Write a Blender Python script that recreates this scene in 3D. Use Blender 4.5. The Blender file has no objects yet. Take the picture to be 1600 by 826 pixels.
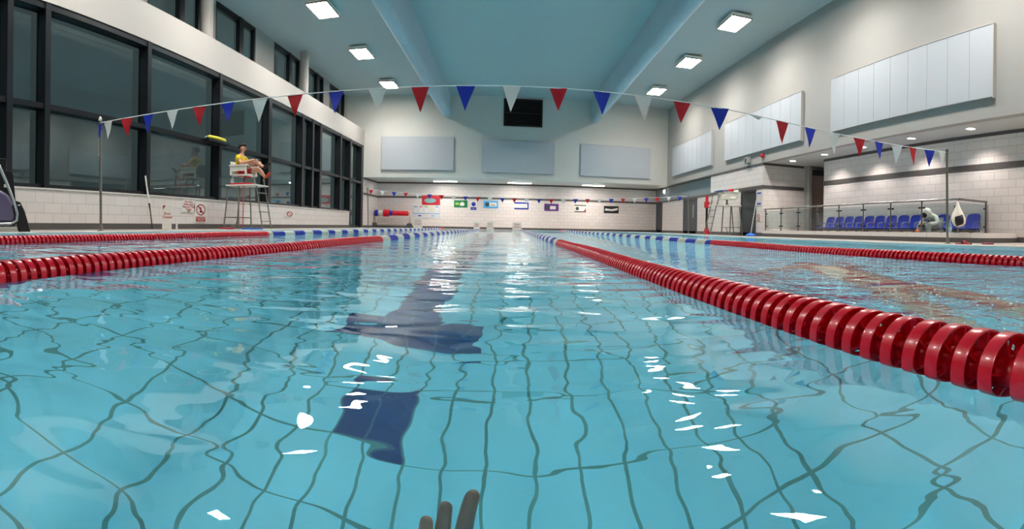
import bpy, bmesh, math, random
from math import sin, cos, tan, atan2, hypot, pi, radians as R
from mathutils import Vector, Matrix
random.seed(7)
C = bpy.context.scene.collection
CAMH = 0.19

# ------------------------------------------------------------------ survey helpers (photo bearings -> metres)
def az(px): return (px - 800) / 800.0
def hor(px): return 352 + 17.6 * sin(az(px))
def onX(px, X): return X / tan(az(px))
def onY(px, Y): return Y * tan(az(px))
def zh(px, py, x, y): return CAMH + (hor(px) - py) / 800.0 * hypot(x, y)
def EW(x): return 24.3 + (x + 8.1) * 0.1043       # upper end wall line
def EB(x): return 27.2 + (x + 7.2) * 0.104        # recessed end wall line

# ------------------------------------------------------------------ materials
def lin(c):
    def f(v):
        v /= 255.0
        return v / 12.92 if v <= .04045 else ((v + .055) / 1.055) ** 2.4
    return (f(c[0]), f(c[1]), f(c[2]), 1)
MATS = {}
def mat(name, rgb, rough=.5, metal=0, spec=.5, noise=0, nscale=3, coat=0, bump=0, bscale=40):
    if name in MATS: return MATS[name]
    m = bpy.data.materials.new(name); m.use_nodes = True
    nt = m.node_tree; b = nt.nodes['Principled BSDF']
    b.inputs['Base Color'].default_value = lin(rgb)
    b.inputs['Roughness'].default_value = rough; b.inputs['Metallic'].default_value = metal
    b.inputs['Specular IOR Level'].default_value = spec; b.inputs['Coat Weight'].default_value = coat
    tc = nt.nodes.new('ShaderNodeTexCoord')
    n = nt.nodes.new('ShaderNodeTexNoise'); n.inputs['Scale'].default_value = nscale; n.inputs['Detail'].default_value = 3
    nt.links.new(tc.outputs['Object'], n.inputs['Vector'])
    mx = nt.nodes.new('ShaderNodeMix'); mx.data_type = 'RGBA'; mx.blend_type = 'MULTIPLY'
    mx.inputs[0].default_value = 1.0
    mr = nt.nodes.new('ShaderNodeMapRange'); k = noise or .04
    mr.inputs['To Min'].default_value = 1 - k; mr.inputs['To Max'].default_value = 1 + k
    nt.links.new(n.outputs['Fac'], mr.inputs['Value'])
    nt.links.new(mr.outputs['Result'], mx.inputs[7]); mx.inputs[6].default_value = lin(rgb)
    nt.links.new(mx.outputs[2], b.inputs['Base Color'])
    if bump:
        n2 = nt.nodes.new('ShaderNodeTexNoise'); n2.inputs['Scale'].default_value = bscale
        nt.links.new(tc.outputs['Object'], n2.inputs['Vector'])
        bp = nt.nodes.new('ShaderNodeBump'); bp.inputs['Distance'].default_value = bump
        nt.links.new(n2.outputs['Fac'], bp.inputs['Height']); nt.links.new(bp.outputs['Normal'], b.inputs['Normal'])
    MATS[name] = m; return m

def emis(name, rgb, s):
    m = bpy.data.materials.new(name); m.use_nodes = True
    b = m.node_tree.nodes['Principled BSDF']
    b.inputs['Base Color'].default_value = (.8, .8, .8, 1)
    b.inputs['Emission Color'].default_value = lin(rgb); b.inputs['Emission Strength'].default_value = s
    return m

def math_node(nt, op, a, b=None, c=None):
    n = nt.nodes.new('ShaderNodeMath'); n.operation = op
    for i, v in enumerate((a, b, c)):
        if v is None: continue
        if isinstance(v, (int, float)): n.inputs[i].default_value = v
        else: nt.links.new(v, n.inputs[i])
    return n.outputs[0]

def tile_mat(name, axis, c1, c2, grout, w=.4, h=.185, z0=.11, rough=.28, gw=.004, off=.5):
    m = bpy.data.materials.new(name); m.use_nodes = True
    nt = m.node_tree; b = nt.nodes['Principled BSDF']
    g = nt.nodes.new('ShaderNodeNewGeometry'); sp = nt.nodes.new('ShaderNodeSeparateXYZ')
    nt.links.new(g.outputs['Position'], sp.inputs[0])
    cb = nt.nodes.new('ShaderNodeCombineXYZ')
    nt.links.new(sp.outputs[axis], cb.inputs[0])
    nt.links.new(math_node(nt, 'SUBTRACT', sp.outputs[2], z0), cb.inputs[1])
    br = nt.nodes.new('ShaderNodeTexBrick'); nt.links.new(cb.outputs[0], br.inputs['Vector'])
    br.offset = off; br.inputs['Scale'].default_value = 1
    br.inputs['Color1'].default_value = lin(c1); br.inputs['Color2'].default_value = lin(c2)
    br.inputs['Mortar'].default_value = lin(grout); br.inputs['Mortar Size'].default_value = gw
    br.inputs['Mortar Smooth'].default_value = .3
    br.inputs['Brick Width'].default_value = w; br.inputs['Row Height'].default_value = h
    nt.links.new(br.outputs['Color'], b.inputs['Base Color'])
    b.inputs['Roughness'].default_value = rough
    bp = nt.nodes.new('ShaderNodeBump'); bp.inputs['Distance'].default_value = -.002
    nt.links.new(br.outputs['Fac'], bp.inputs['Height']); nt.links.new(bp.outputs['Normal'], b.inputs['Normal'])
    MATS[name] = m; return m

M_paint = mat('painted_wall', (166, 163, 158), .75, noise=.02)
M_paint_end_lifted = mat('end_wall_paint_lightened', (208, 205, 198), .75, noise=.02)  # wall paint lightened to make up for weaker lamp light on the end wall
M_ceil = mat('ceiling_paint', (176, 186, 186), .8, noise=.02)
M_band = mat('band_paint', (178, 172, 166), .65, noise=.015)
M_panel = mat('acoustic_panel', (184, 187, 192), .85, noise=.02)
M_blue_grey = mat('blue_grey_paint', (132, 146, 150), .7)
M_frame = mat('window_frame', (13, 19, 25), .35)
M_base = mat('dark_base_tile', (84, 80, 78), .5, noise=.08, nscale=8)
M_steel = mat('brushed_steel', (150, 150, 146), .25, metal=1)
M_steel_d = mat('dull_steel', (142, 140, 130), .42, metal=.8)
M_red = mat('red_plastic', (236, 16, 48), .28, coat=.3, noise=.06, nscale=30)
M_blue = mat('blue_plastic', (22, 52, 190), .3, coat=.2)
M_white = mat('white_plastic', (228, 228, 216), .35)
M_seat = mat('seat_plastic', (36, 52, 160), .35)
M_black = mat('black_plastic', (20, 20, 22), .45)
M_dark = mat('dark_door', (58, 66, 70), .45)
M_flag = {'red': mat('red_vinyl', (196, 12, 34), .55), 'blue': mat('blue_vinyl', (18, 48, 176), .55), 'white': mat('white_vinyl', (228, 228, 224), .6)}
M_cord = mat('white_cord', (232, 232, 228), .6)
M_skin = mat('skin', (205, 150, 122), .5, noise=.06, nscale=12)
M_skin_wet = mat('wet_skin', (216, 190, 164), .25, noise=.12, nscale=14)
M_hair = mat('dark_hair', (28, 22, 20), .8, bump=.004, bscale=90)
M_duct = mat('duct_fabric', (186, 198, 206), .7, noise=.02)
M_kerb = mat('pool_kerb', (232, 230, 222), .4)
M_lamp = emis('lamp_diffuser', (255, 246, 236), 52)
M_lin = emis('linear_diffuser', (255, 250, 240), 11)
M_down = emis('downlight_lens', (255, 244, 230), 9)
T_x = tile_mat('wall_tile_across', 0, (226, 218, 213), (220, 212, 207), (166, 161, 156))
T_y = tile_mat('wall_tile_along', 1, (226, 218, 213), (220, 212, 207), (166, 161, 156))

# ------------------------------------------------------------------ mesh builder
class MB:
    def __init__(s): s.v = []; s.f = []; s.mi = []; s.m = 0
    def add(s, vs, fs):
        b = len(s.v); s.v += [tuple(v) for v in vs]
        for f in fs: s.f.append(tuple(b + i for i in f)); s.mi.append(s.m)
        return s
    def box(s, lo, hi, M=None):
        x0, y0, z0 = lo; x1, y1, z1 = hi
        vs = [Vector(p) for p in ((x0,y0,z0),(x1,y0,z0),(x1,y1,z0),(x0,y1,z0),(x0,y0,z1),(x1,y0,z1),(x1,y1,z1),(x0,y1,z1))]
        if M: vs = [M @ v for v in vs]
        return s.add(vs, [(0,3,2,1),(4,5,6,7),(0,1,5,4),(1,2,6,5),(2,3,7,6),(3,0,4,7)])
    def prism(s, pts, z0, z1):
        n = len(pts)
        vs = [(x, y, z0) for x, y in pts] + [(x, y, z1) for x, y in pts]
        return s.add(vs, [tuple(range(n-1, -1, -1)), tuple(range(n, 2*n))] + [(i, (i+1) % n, n+(i+1) % n, n+i) for i in range(n)])
    def slab(s, pts3, d):
        """planar polygon extruded by vector d"""
        n = len(pts3); d = Vector(d)
        a = [Vector(p) for p in pts3]; b = [p + d for p in a]
        return s.add(a + b, [tuple(range(n-1, -1, -1)), tuple(range(n, 2*n))] + [(i, (i+1) % n, n+(i+1) % n, n+i) for i in range(n)])
    def tube(s, path, r, n=8, closed=False):
        path = [Vector(p) for p in path]; rs = r if isinstance(r, (list, tuple)) else [r] * len(path)
        vs = []; up = None
        for i, p in enumerate(path):
            if closed: t = path[(i+1) % len(path)] - path[i-1]
            else: t = path[min(i+1, len(path)-1)] - path[max(i-1, 0)]
            t.normalize()
            if up is None: up = t.orthogonal().normalized()
            up = (up - t * up.dot(t)).normalized(); sd = t.cross(up)
            for k in range(n):
                a = 2*pi*k/n; vs.append(p + rs[i] * (up * cos(a) + sd * sin(a)))
        fs = []; m = len(path)
        for i in range(m if closed else m-1):
            j = (i+1) % m
            for k in range(n):
                fs.append((i*n+k, i*n+(k+1) % n, j*n+(k+1) % n, j*n+k))
        if not closed: fs += [tuple(range(n-1, -1, -1)), tuple((m-1)*n+k for k in range(n))]
        return s.add(vs, fs)
    def lathe(s, prof, n=24, M=None):
        """profile (r, z) spun about local z"""
        vs = []; fs = []
        for r, z in prof:
            for k in range(n): vs.append(Vector((r*cos(2*pi*k/n), r*sin(2*pi*k/n), z)))
        if M: vs = [M @ v for v in vs]
        for i in range(len(prof)-1):
            for k in range(n): fs.append((i*n+k, i*n+(k+1) % n, (i+1)*n+(k+1) % n, (i+1)*n+k))
        fs += [tuple(range(n-1, -1, -1)), tuple((len(prof)-1)*n+k for k in range(n))]
        return s.add(vs, fs)
    def build(s, name, m, parent=None, smooth=False, bevel=0, label=None):
        me = bpy.data.meshes.new(name); me.from_pydata(s.v, [], s.f)
        ms = m if isinstance(m, (list, tuple)) else [m]
        for q in ms: me.materials.append(q)
        for p, i in zip(me.polygons, s.mi): p.material_index = i; p.use_smooth = bool(smooth)
        me.update()
        if smooth and smooth != 'all':
            me.set_sharp_from_angle(angle=R(40))
        o = bpy.data.objects.new(name, me); C.objects.link(o)
        if parent: o.parent = parent
        if bevel:
            md = o.modifiers.new('bevel', 'BEVEL'); md.width = bevel; md.segments = 2; md.limit_method = 'ANGLE'
        if label: o['label'] = label
        return o
def tag(o, label, cat, group=None):
    o['label'] = label; o['category'] = cat
    if group: o['group'] = group
    return o
def st(o): o['kind'] = 'structure'; return o
def empty(name, loc=(0,0,0), rz=0, label=None, cat=None, group=None):
    o = bpy.data.objects.new(name, None); C.objects.link(o); o.location = loc; o.rotation_euler = (0,0,rz)
    o.empty_display_size = .1
    if label: tag(o, label, cat, group)
    return o
def kids(o, idx): return idx.get(o.name, [])
def copy_tree(o, parent=None):
    c = o.copy(); C.objects.link(c)
    if parent: c.parent = parent
    for ch in [x for x in bpy.data.objects if x.parent == o]: copy_tree(ch, c)
    return c
def text_mesh(name, body, size, M, m, parent=None, align='CENTER', depth=.001, bold=0, sx=1, label=None):
    cu = bpy.data.curves.new(name, 'FONT'); cu.body = body; cu.size = size; cu.align_x = align; cu.align_y = 'CENTER'
    cu.extrude = depth; cu.resolution_u = 2; cu.offset = bold; cu.space_line = .95
    t = bpy.data.objects.new(name + '_src', cu)
    me = bpy.data.meshes.new_from_object(t); me.name = name
    me.transform(M @ Matrix.Diagonal((sx, 1, 1, 1))); me.materials.clear(); me.materials.append(m)
    o = bpy.data.objects.new(name, me); C.objects.link(o)
    bpy.data.objects.remove(t); bpy.data.curves.remove(cu)
    if parent: o.parent = parent
    if label: o['label'] = label
    return o
def frameM(origin, right, up=(0,0,1)):
    r = Vector(right).normalized(); u = Vector(up).normalized(); n = r.cross(u)
    M = Matrix(((r.x, u.x, n.x, origin[0]), (r.y, u.y, n.y, origin[1]), (r.z, u.z, n.z, origin[2]), (0,0,0,1)))
    return M
def skin_fig(name, nodes, edges, m, parent=None, root=0, sub=2, smooth=True):
    me = bpy.data.meshes.new(name); me.from_pydata([n[0] for n in nodes], edges, [])
    me.materials.append(m)
    o = bpy.data.objects.new(name, me); C.objects.link(o)
    sk = o.modifiers.new('skin', 'SKIN'); sk.use_smooth_shade = True; sk.branch_smoothing = .6
    if not me.skin_vertices: me.attributes  # data is created with the modifier
    if not me.skin_vertices:
        bm = bmesh.new(); bm.from_mesh(me); bm.verts.layers.skin.verify(); bm.to_mesh(me); bm.free()
    for i, n in enumerate(nodes):
        r = n[1]; r = r if isinstance(r, tuple) else (r, r)
        me.skin_vertices[0].data[i].radius = r
        me.skin_vertices[0].data[i].use_root = (i == root)
    sb = o.modifiers.new('sub', 'SUBSURF'); sb.levels = sub; sb.render_levels = sub
    if parent: o.parent = parent
    return o

# ------------------------------------------------------------------ camera
cam = bpy.data.cameras.new('camera'); co = bpy.data.objects.new('camera', cam); C.objects.link(co)
cam.type = 'PANO'; cam.panorama_type = 'CENTRAL_CYLINDRICAL'
cam.central_cylindrical_range_u_min = -1.0; cam.central_cylindrical_range_u_max = 1.0
cam.central_cylindrical_range_v_min = -(826 - 353.5) / 800.0; cam.central_cylindrical_range_v_max = 353.5 / 800.0
cam.central_cylindrical_radius = 1.0
cam.lens = 14; cam.sensor_width = 36; cam.clip_start = .01; cam.clip_end = 200
co.location = (0, 0, CAMH)
co.rotation_euler = (Matrix.Rotation(-0.004, 4, 'Z') @ Matrix.Rotation(R(90), 4, 'X') @ Matrix.Rotation(0.018, 4, 'Z')).to_euler()
bpy.context.scene.camera = co

# ------------------------------------------------------------------ the shell
CEIL = 6.55; XL = -7.2; XL2 = -8.1; XR = 8.2; SOF = 2.5; YN = -3.2; XB = 9.4; YE = 30.5
PX0, PX1, PY0, PY1, DEPTH = -5.4, 6.12, -.62, 25.9, -1.15

# deck floor round the basin
fl = MB()
fl.box((-10.2, YN-.3, -.3), (PX0-.22, YE, 0)); fl.box((PX1+.22, YN-.3, -.3), (14.5, YE, 0))
fl.box((PX0-.22, YN-.3, -.3), (PX1+.22, PY0-.22, 0)); fl.box((PX0-.22, PY1+.22, -.3), (PX1+.22, YE, 0))
st(fl.build('floor', mat('deck_tile', (150, 142, 134), .45, noise=.06, nscale=2)))
kb = MB()
kb.box((PX0-.22, PY0-.22, -.2), (PX0, PY1+.22, .014)); kb.box((PX1, PY0-.22, -.2), (PX1+.22, PY1+.22, .014))
kb.box((PX0, PY0-.22, -.2), (PX1, PY0, .014)); kb.box((PX0, PY1, -.2), (PX1, PY1+.22, .014))
st(kb.build('trim_1', M_kerb))

# basin floor with its tile grid and navy lane markings
def basin_mat():
    m = bpy.data.materials.new('basin_floor_tile'); m.use_nodes = True
    nt = m.node_tree; b = nt.nodes['Principled BSDF']; L = nt.links.new
    g = nt.nodes.new('ShaderNodeNewGeometry'); sp = nt.nodes.new('ShaderNodeSeparateXYZ'); L(g.outputs['Position'], sp.inputs[0])
    X, Y = sp.outputs[0], sp.outputs[1]
    def grid(w, h, gw):
        br = nt.nodes.new('ShaderNodeTexBrick'); br.offset = 0; br.inputs['Scale'].default_value = 1
        cb = nt.nodes.new('ShaderNodeCombineXYZ'); L(math_node(nt, 'ADD', X, 12.41), cb.inputs[0]); L(math_node(nt, 'ADD', Y, 3.03), cb.inputs[1])
        L(cb.outputs[0], br.inputs['Vector'])
        br.inputs['Brick Width'].default_value = w; br.inputs['Row Height'].default_value = h
        br.inputs['Mortar Size'].default_value = gw; br.inputs['Mortar Smooth'].default_value = .2
        return br.outputs['Fac']
    fine = grid(.125, .25, .0055); big = grid(.25, .25, .0065)
    side = math_node(nt, 'GREATER_THAN', math_node(nt, 'ABSOLUTE', math_node(nt, 'ADD', X, .08)), .8)
    gm = math_node(nt, 'ADD', math_node(nt, 'MULTIPLY', big, side), math_node(nt, 'MULTIPLY', fine, math_node(nt, 'SUBTRACT', 1, side)))
    u = math_node(nt, 'ABSOLUTE', math_node(nt, 'SUBTRACT', math_node(nt, 'FLOORED_MODULO', math_node(nt, 'ADD', X, 13.41), 2.0), 1.0))
    def rect(hw, y0, y1):
        a = math_node(nt, 'LESS_THAN', u, hw); c = math_node(nt, 'GREATER_THAN', Y, y0); d = math_node(nt, 'LESS_THAN', Y, y1)
        return math_node(nt, 'MULTIPLY', a, math_node(nt, 'MULTIPLY', c, d))
    msk = math_node(nt, 'MAXIMUM', math_node(nt, 'MAXIMUM', rect(.3125, 1.97, 2.22), rect(.125, 2.0, 23.7)), rect(.125, 1.47, 1.72))
    def mix(f, a, c):
        mx = nt.nodes.new('ShaderNodeMix'); mx.data_type = 'RGBA'
        L(f, mx.inputs[0])
        for i, v in ((6, a), (7, c)):
            if isinstance(v, tuple): mx.inputs[i].default_value = v
            else: L(v, mx.inputs[i])
        return mx.outputs[2]
    tile = mix(msk, lin(TILE), lin((8, 66, 132)))
    gr = mix(msk, lin((84, 158, 164)), lin((60, 110, 146)))
    L(mix(gm, tile, gr), b.inputs['Base Color']); b.inputs['Roughness'].default_value = .5
    return m
TILE = (134, 234, 255)
M_basin = basin_mat()
M_bwall = mat('basin_wall_tile', TILE, .4)
bs = MB(); bs.box((PX0-.2, PY0-.2, DEPTH-.2), (PX1+.2, PY1+.2, DEPTH)); st(bs.build('floor_basin', M_basin))
bw = MB()
bw.box((PX0-.2, PY0-.2, DEPTH), (PX0, PY1+.2, -.2)); bw.box((PX1, PY0-.2, DEPTH), (PX1+.2, PY1+.2, -.2))
bw.box((PX0, PY0-.2, DEPTH), (PX1, PY0, -.2)); bw.box((PX0, PY1, DEPTH), (PX1, PY1+.2, -.2))
st(bw.build('wall_basin', M_bwall))

# water
def water_mat():
    m = bpy.data.materials.new('pool_water'); m.use_nodes = True; nt = m.node_tree; L = nt.links.new
    for n in list(nt.nodes): nt.nodes.remove(n)
    out = nt.nodes.new('ShaderNodeOutputMaterial'); gl = nt.nodes.new('ShaderNodeBsdfGlass')
    gl.inputs['IOR'].default_value = 1.333; gl.inputs['Roughness'].default_value = 0.0; gl.inputs['Color'].default_value = (.93, .99, 1, 1)
    L(gl.outputs[0], out.inputs['Surface'])
    g = nt.nodes.new('ShaderNodeNewGeometry')
    def noise(scale, stretch=(1,1,1), det=1, rough=.5, rot=0, dist=0):
        mp = nt.nodes.new('ShaderNodeMapping'); mp.inputs['Scale'].default_value = stretch; mp.inputs['Rotation'].default_value = (0,0,rot)
        L(g.outputs['Position'], mp.inputs['Vector'])
        n = nt.nodes.new('ShaderNodeTexNoise'); n.inputs['Scale'].default_value = scale; n.inputs['Detail'].default_value = det
        n.inputs['Roughness'].default_value = rough; n.inputs['Distortion'].default_value = dist
        L(mp.outputs[0], n.inputs['Vector']); return n.outputs['Fac']
    a = math_node(nt, 'MULTIPLY', noise(2.2, (1, .8, 1), 1), .020)
    b = math_node(nt, 'MULTIPLY', noise(7.0, (.8, 1.2, 1), 1.5, .4, .5, .4), .0070)
    sp = nt.nodes.new('ShaderNodeSeparateXYZ'); L(g.outputs['Position'], sp.inputs[0])
    mr = nt.nodes.new('ShaderNodeMapRange'); L(sp.outputs[0], mr.inputs['Value'])
    mr.inputs['From Min'].default_value = .5; mr.inputs['From Max'].default_value = 1.1; mr.inputs['To Min'].default_value = 0.0; mr.inputs['To Max'].default_value = 1
    mr.interpolation_type = 'SMOOTHSTEP'
    c = math_node(nt, 'MULTIPLY', math_node(nt, 'MULTIPLY', noise(5.5, (1, 1.1, 1), 4, .6, .2, .8), .060), mr.outputs[0])
    h = math_node(nt, 'ADD', math_node(nt, 'ADD', a, b), c)
    bp = nt.nodes.new('ShaderNodeBump'); bp.inputs['Strength'].default_value = 1; bp.inputs['Distance'].default_value = 1.0
    L(h, bp.inputs['Height']); L(bp.outputs['Normal'], gl.inputs['Normal'])
    return m
wt = MB(); wt.add([(PX0, PY0, 0), (PX1, PY0, 0), (PX1, PY1, 0), (PX0, PY1, 0)], [(0,1,2,3)])
st(wt.build('water', water_mat()))

# ceiling
ce = MB(); ce.box((XL2-.4, YN-.3, CEIL), (XR+.4, 27.0, CEIL+.2)); st(ce.build('ceiling', M_ceil))

# upper end wall (painted), its soffit and the recessed tiled wall
def prism_line(f, x0, x1, t, z0, z1, mb=None):
    mb = mb or MB(); return mb.prism([(x0, f(x0)), (x1, f(x1)), (x1, f(x1)+t), (x0, f(x0)+t)], z0, z1)
st(prism_line(EW, XL2-.3, XR+.2, .25, SOF, CEIL).build('wall_end_upper', M_paint_end_lifted))
so = MB(); so.prism([(XL-.1, EW(XL)+.26), (XR+.5, EW(XR+.5)+.26), (XR+.5, 30), (XL-.1, 30)], SOF, SOF+.1)
so.box((XR+.21, YN, SOF), (13.2, YE-.4, SOF+.1))
st(so.build('ceiling_soffit', mat('soffit_paint', (200, 200, 196), .75)))
st(prism_line(EB, XL-.3, 9.2, .25, 0, SOF).build('wall_end', T_x))
def strip_end(z0, z1, name, m=M_base, t=.015):
    return st(prism_line(lambda x: EB(x)-t, XL+.02, 8.42, t*.98, z0, z1).build(name, m))
strip_end(0, .12, 'baseboard_end'); strip_end(1.64, 1.74, 'trim_2'); strip_end(2.42, 2.5, 'trim_3')

# left side: tiled plinth wall, glazing, white band, clerestory
lw = MB(); lw.box((XL-.35, YN, 0), (XL, 22.3, .72)); st(lw.build('wall_left', T_y))
lw = MB(); lw.box((XL-.35, 24.32, 0), (XL, 27.3, SOF)); st(lw.build('wall_left_end', T_y))
for z0, z1, nm in ((0, .12, 'trim_4'), (1.64, 1.74, 'trim_5'), (2.42, 2.5, 'trim_6')):
    t = MB(); t.box((XL, 24.34, z0), (XL+.015, 27.2, z1)); st(t.build(nm, M_base))
t = MB(); t.box((XL, YN, 0), (XL+.015, 22.28, .12)); st(t.build('baseboard_left', M_base))
t = MB(); t.box((XL-.35, YN, .72), (XL+.012, 22.3, .745)); st(t.build('trim_7', mat('sill_white', (220, 216, 208), .4)))
BB, BT = 4.04, 4.83
t = MB(); t.box((XL-.2, YN, BB), (XL, EW(XL), BT)); t.box((XL2-.2, YN, BT-.12), (XL-.2, EW(XL), BT)); st(t.build('wall_left_band', M_band))

def two_sided_ior(nt, ior):
    g = nt.nodes.new('ShaderNodeNewGeometry'); mr = nt.nodes.new('ShaderNodeMapRange')
    nt.links.new(g.outputs['Backfacing'], mr.inputs['Value']); mr.inputs['To Min'].default_value = ior; mr.inputs['To Max'].default_value = 1/ior
    return mr.outputs['Result']
def pane_mat():
    m = bpy.data.materials.new('window_glass'); m.use_nodes = True; nt = m.node_tree; L = nt.links.new
    for n in list(nt.nodes): nt.nodes.remove(n)
    out = nt.nodes.new('ShaderNodeOutputMaterial'); tr = nt.nodes.new('ShaderNodeBsdfTransparent'); gs = nt.nodes.new('ShaderNodeBsdfGlossy')
    gs.inputs['Roughness'].default_value = .02; tr.inputs['Color'].default_value = (.55, .66, .66, 1); gs.inputs['Color'].default_value = (.9, 1, 1, 1)
    lw = nt.nodes.new('ShaderNodeFresnel'); L(two_sided_ior(nt, 1.6), lw.inputs['IOR'])
    f = math_node(nt, 'MINIMUM', math_node(nt, 'MULTIPLY', lw.outputs[0], 1.35), 1.0)
    mx = nt.nodes.new('ShaderNodeMixShader'); L(f, mx.inputs[0]); L(tr.outputs[0], mx.inputs[1]); L(gs.outputs[0], mx.inputs[2])
    L(mx.outputs[0], out.inputs['Surface']); return m
M_glass = pane_mat()
GX = XL - .22                       # glass plane
ZS, ZT = .745, 2.2
mull = [(-3.0, .1), (-.1, .1), (2.55, .12), (4.84, .12), (5.65, .12), (8.42, .12), (11.3, .12), (14.15, .2), (16.75, .16), (17.7, .16), (18.5, .2), (20.9, .16), (22.25, .16), (24.1, .3)]
wn = 0
for i in range(len(mull)-1):
    (a, wa), (b, wb) = mull[i], mull[i+1]
    wn += 1
    last = i == len(mull)-2
    z0 = .02 if last else ZS
    f = MB()
    y0 = a - wa/2; y1 = b - wb/2
    f.box((GX-.05, y0, z0), (XL, a+wa/2, BB))                       # mullion on the near side of the bay
    f.box((GX-.05, a+wa/2, z0), (XL-.06, y1, z0+.07)); f.box((GX-.05, a+wa/2, BB-.12), (XL-.02, y1, BB)); f.box((GX-.05, a+wa/2, ZT-.05), (XL-.02, y1, ZT+.05))
    if last: f.box((GX-.05, y1, z0), (XL, 24.3, BB))
    w = st(f.build('window_%d' % wn, M_frame))
    for za, zb in ((z0+.07, ZT-.05), (ZT+.05, BB-.12)):
        g = MB(); g.box((GX-.012, a+wa/2, za), (GX, y1, zb)); g.build('pane', M_glass, w)
# clerestory strip: wall piers and windows
cl = MB()
cw = [(2.9, 5.3), (6.1, 8.5), (9.35, 11.6), (12.35, 14.75), (16.1, 18.4), (19.2, 21.0), (21.75, 23.9)]
y = YN
for a, b in cw:
    cl.box((XL2-.2, y, BT), (XL2, a, CEIL)); y = b
cl.box((XL2-.2, y, BT), (XL2, EW(XL2), CEIL)); 
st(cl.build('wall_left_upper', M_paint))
for a, b in cw:
    wn += 1; f = MB(); f.box((XL2-.14, a, BT), (XL2-.02, b, BT+.07)); f.box((XL2-.14, a, CEIL-.09), (XL2-.02, b, CEIL))
    f.box((XL2-.14, a, BT), (XL2-.02, a+.08, CEIL)); f.box((XL2-.14, b-.08, BT), (XL2-.02, b, CEIL)); mid = a + (b-a)*.62
    f.box((XL2-.14, mid-.12, BT), (XL2-.0, mid+.12, CEIL))
    w = st(f.build('window_%d' % wn, M_frame))
    for ya, yb in ((a+.08, mid-.12), (mid+.12, b-.08)):
        g = MB(); g.box((XL2-.12, ya, BT+.07), (XL2-.11, yb, CEIL-.09)); g.build('pane', M_glass, w)
n = 0
for yc in (4.7, 11.1, 17.55):
    n += 1
    p = MB(); p.lathe([(.16, BT), (.16, CEIL)], 20, Matrix.Translation((XL-.35, yc, 0)))
    st(p.build('column_%d' % n, M_band, smooth=True))

# near wall behind the camera
t = MB(); t.box((-10, YN-.25, 0), (14, YN, CEIL)); st(t.build('wall_near', M_paint))
# night seen through the glass: dark paved yard and an added facade, tall and pale to lift the pane tone evenly
t = MB(); t.box((-30, YN, -.35), (-10.2, 60, -.31)); st(t.build('ground_outside', mat('night_paving', (50, 54, 58), .8)))
t = MB(); t.box((-24, -45, -.3), (-22, 95, 26)); st(t.build('wall_outside', mat('backdrop_facade', (184, 184, 184), .8)))

# right side
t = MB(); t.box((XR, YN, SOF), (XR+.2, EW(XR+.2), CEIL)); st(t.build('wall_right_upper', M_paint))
t = MB(); t.box((XR, 15.3, 0), (11.9, 19.9, SOF)); st(t.build('wall_right_block', T_y))
blk = MB(); blk.box((XR+.001, 15.296, 0), (9.86, 15.3, SOF)); st(blk.build('wall_right_block_side', T_x))
for z0, z1, nm in ((0, .12, 'trim_8'), (1.62, 1.74, 'trim_9'), (2.42, 2.5, 'trim_10')):
    t = MB(); t.box((XR-.015, 15.28, z0), (XR, 19.91, z1)); t.box((XR, 15.28, z0), (9.86 if z0 else 9.4, 15.296, z1)); st(t.build(nm, M_base))
XS = 8.42                           # set back wall beyond the block
t = MB(); t.box((XS, 19.9, 0), (XS+.25, 30, 1.66)); st(t.build('wall_right', T_y))
t = MB(); t.box((XS, 19.9, 1.74), (XS+.25, 30, SOF)); st(t.build('wall_right_strip', M_blue_grey))
for z0, z1, nm in ((0, .12, 'baseboard_right'), (1.66, 1.74, 'trim_11'), (2.44, 2.5, 'trim_12')):
    t = MB(); t.box((XS-.015, 19.92, z0), (XS+(.25 if z0 == 1.66 else 0), EB(XS), z1)); st(t.build(nm, M_base))
# gallery back wall and corridor
t = MB(); t.box((XB, YN, 0), (XB+.3, 13.4, SOF)); st(t.build('wall_gallery', T_y))
t = MB(); t.box((XB+.001, 13.4, 0), (XB+.3, 13.404, SOF)); st(t.build('wall_gallery_end', M_blue_grey))
for z0, z1, nm in ((1.66, 1.8, 'trim_13'), (2.42, 2.5, 'trim_14'), (0, .12, 'trim_15')):
    t = MB(); t.box((XB-.015, YN, z0), (XB, 13.41, z1)); st(t.build(nm, M_base))
t = MB(); t.box((XB+.5, 15.0, 0), (XB+.62, 15.29, SOF)); st(t.build('trim_16', M_paint))
t = MB(); t.box((XB+.62, 15.18, 0), (12.6, 15.29, 2.2)); st(t.build('wall_corridor', mat('corridor_tile', (176, 152, 146), .5)))
t = MB(); t.box((XB+.62, 15.1, 2.2), (12.6, 15.29, 2.38)); st(t.build('trim_17', M_dark))
t = MB(); t.box((12.6, YN, 0), (12.8, 19.9, SOF)); st(t.build('wall_corridor_far', M_paint))
# low plinth carrying the balustrade
PZ = .205
t = MB(); t.box((XR, 6.15, 0), (XR+.16, 15.28, PZ)); t.box((XR+.16, 6.15, 0), (XB-.016, 6.33, PZ)); st(t.build('wall_plinth', tile_mat('plinth_tile', 1, (226,219,214), (222,215,210), (170,166,160), .62, .3, 0)))
t = MB(); t.box((XR-.015, 6.135, 0), (XR, 15.279, .1)); t.box((XR, 6.135, 0), (XB-.016, 6.15, .1)); st(t.build('baseboard_plinth', M_base))

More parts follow.
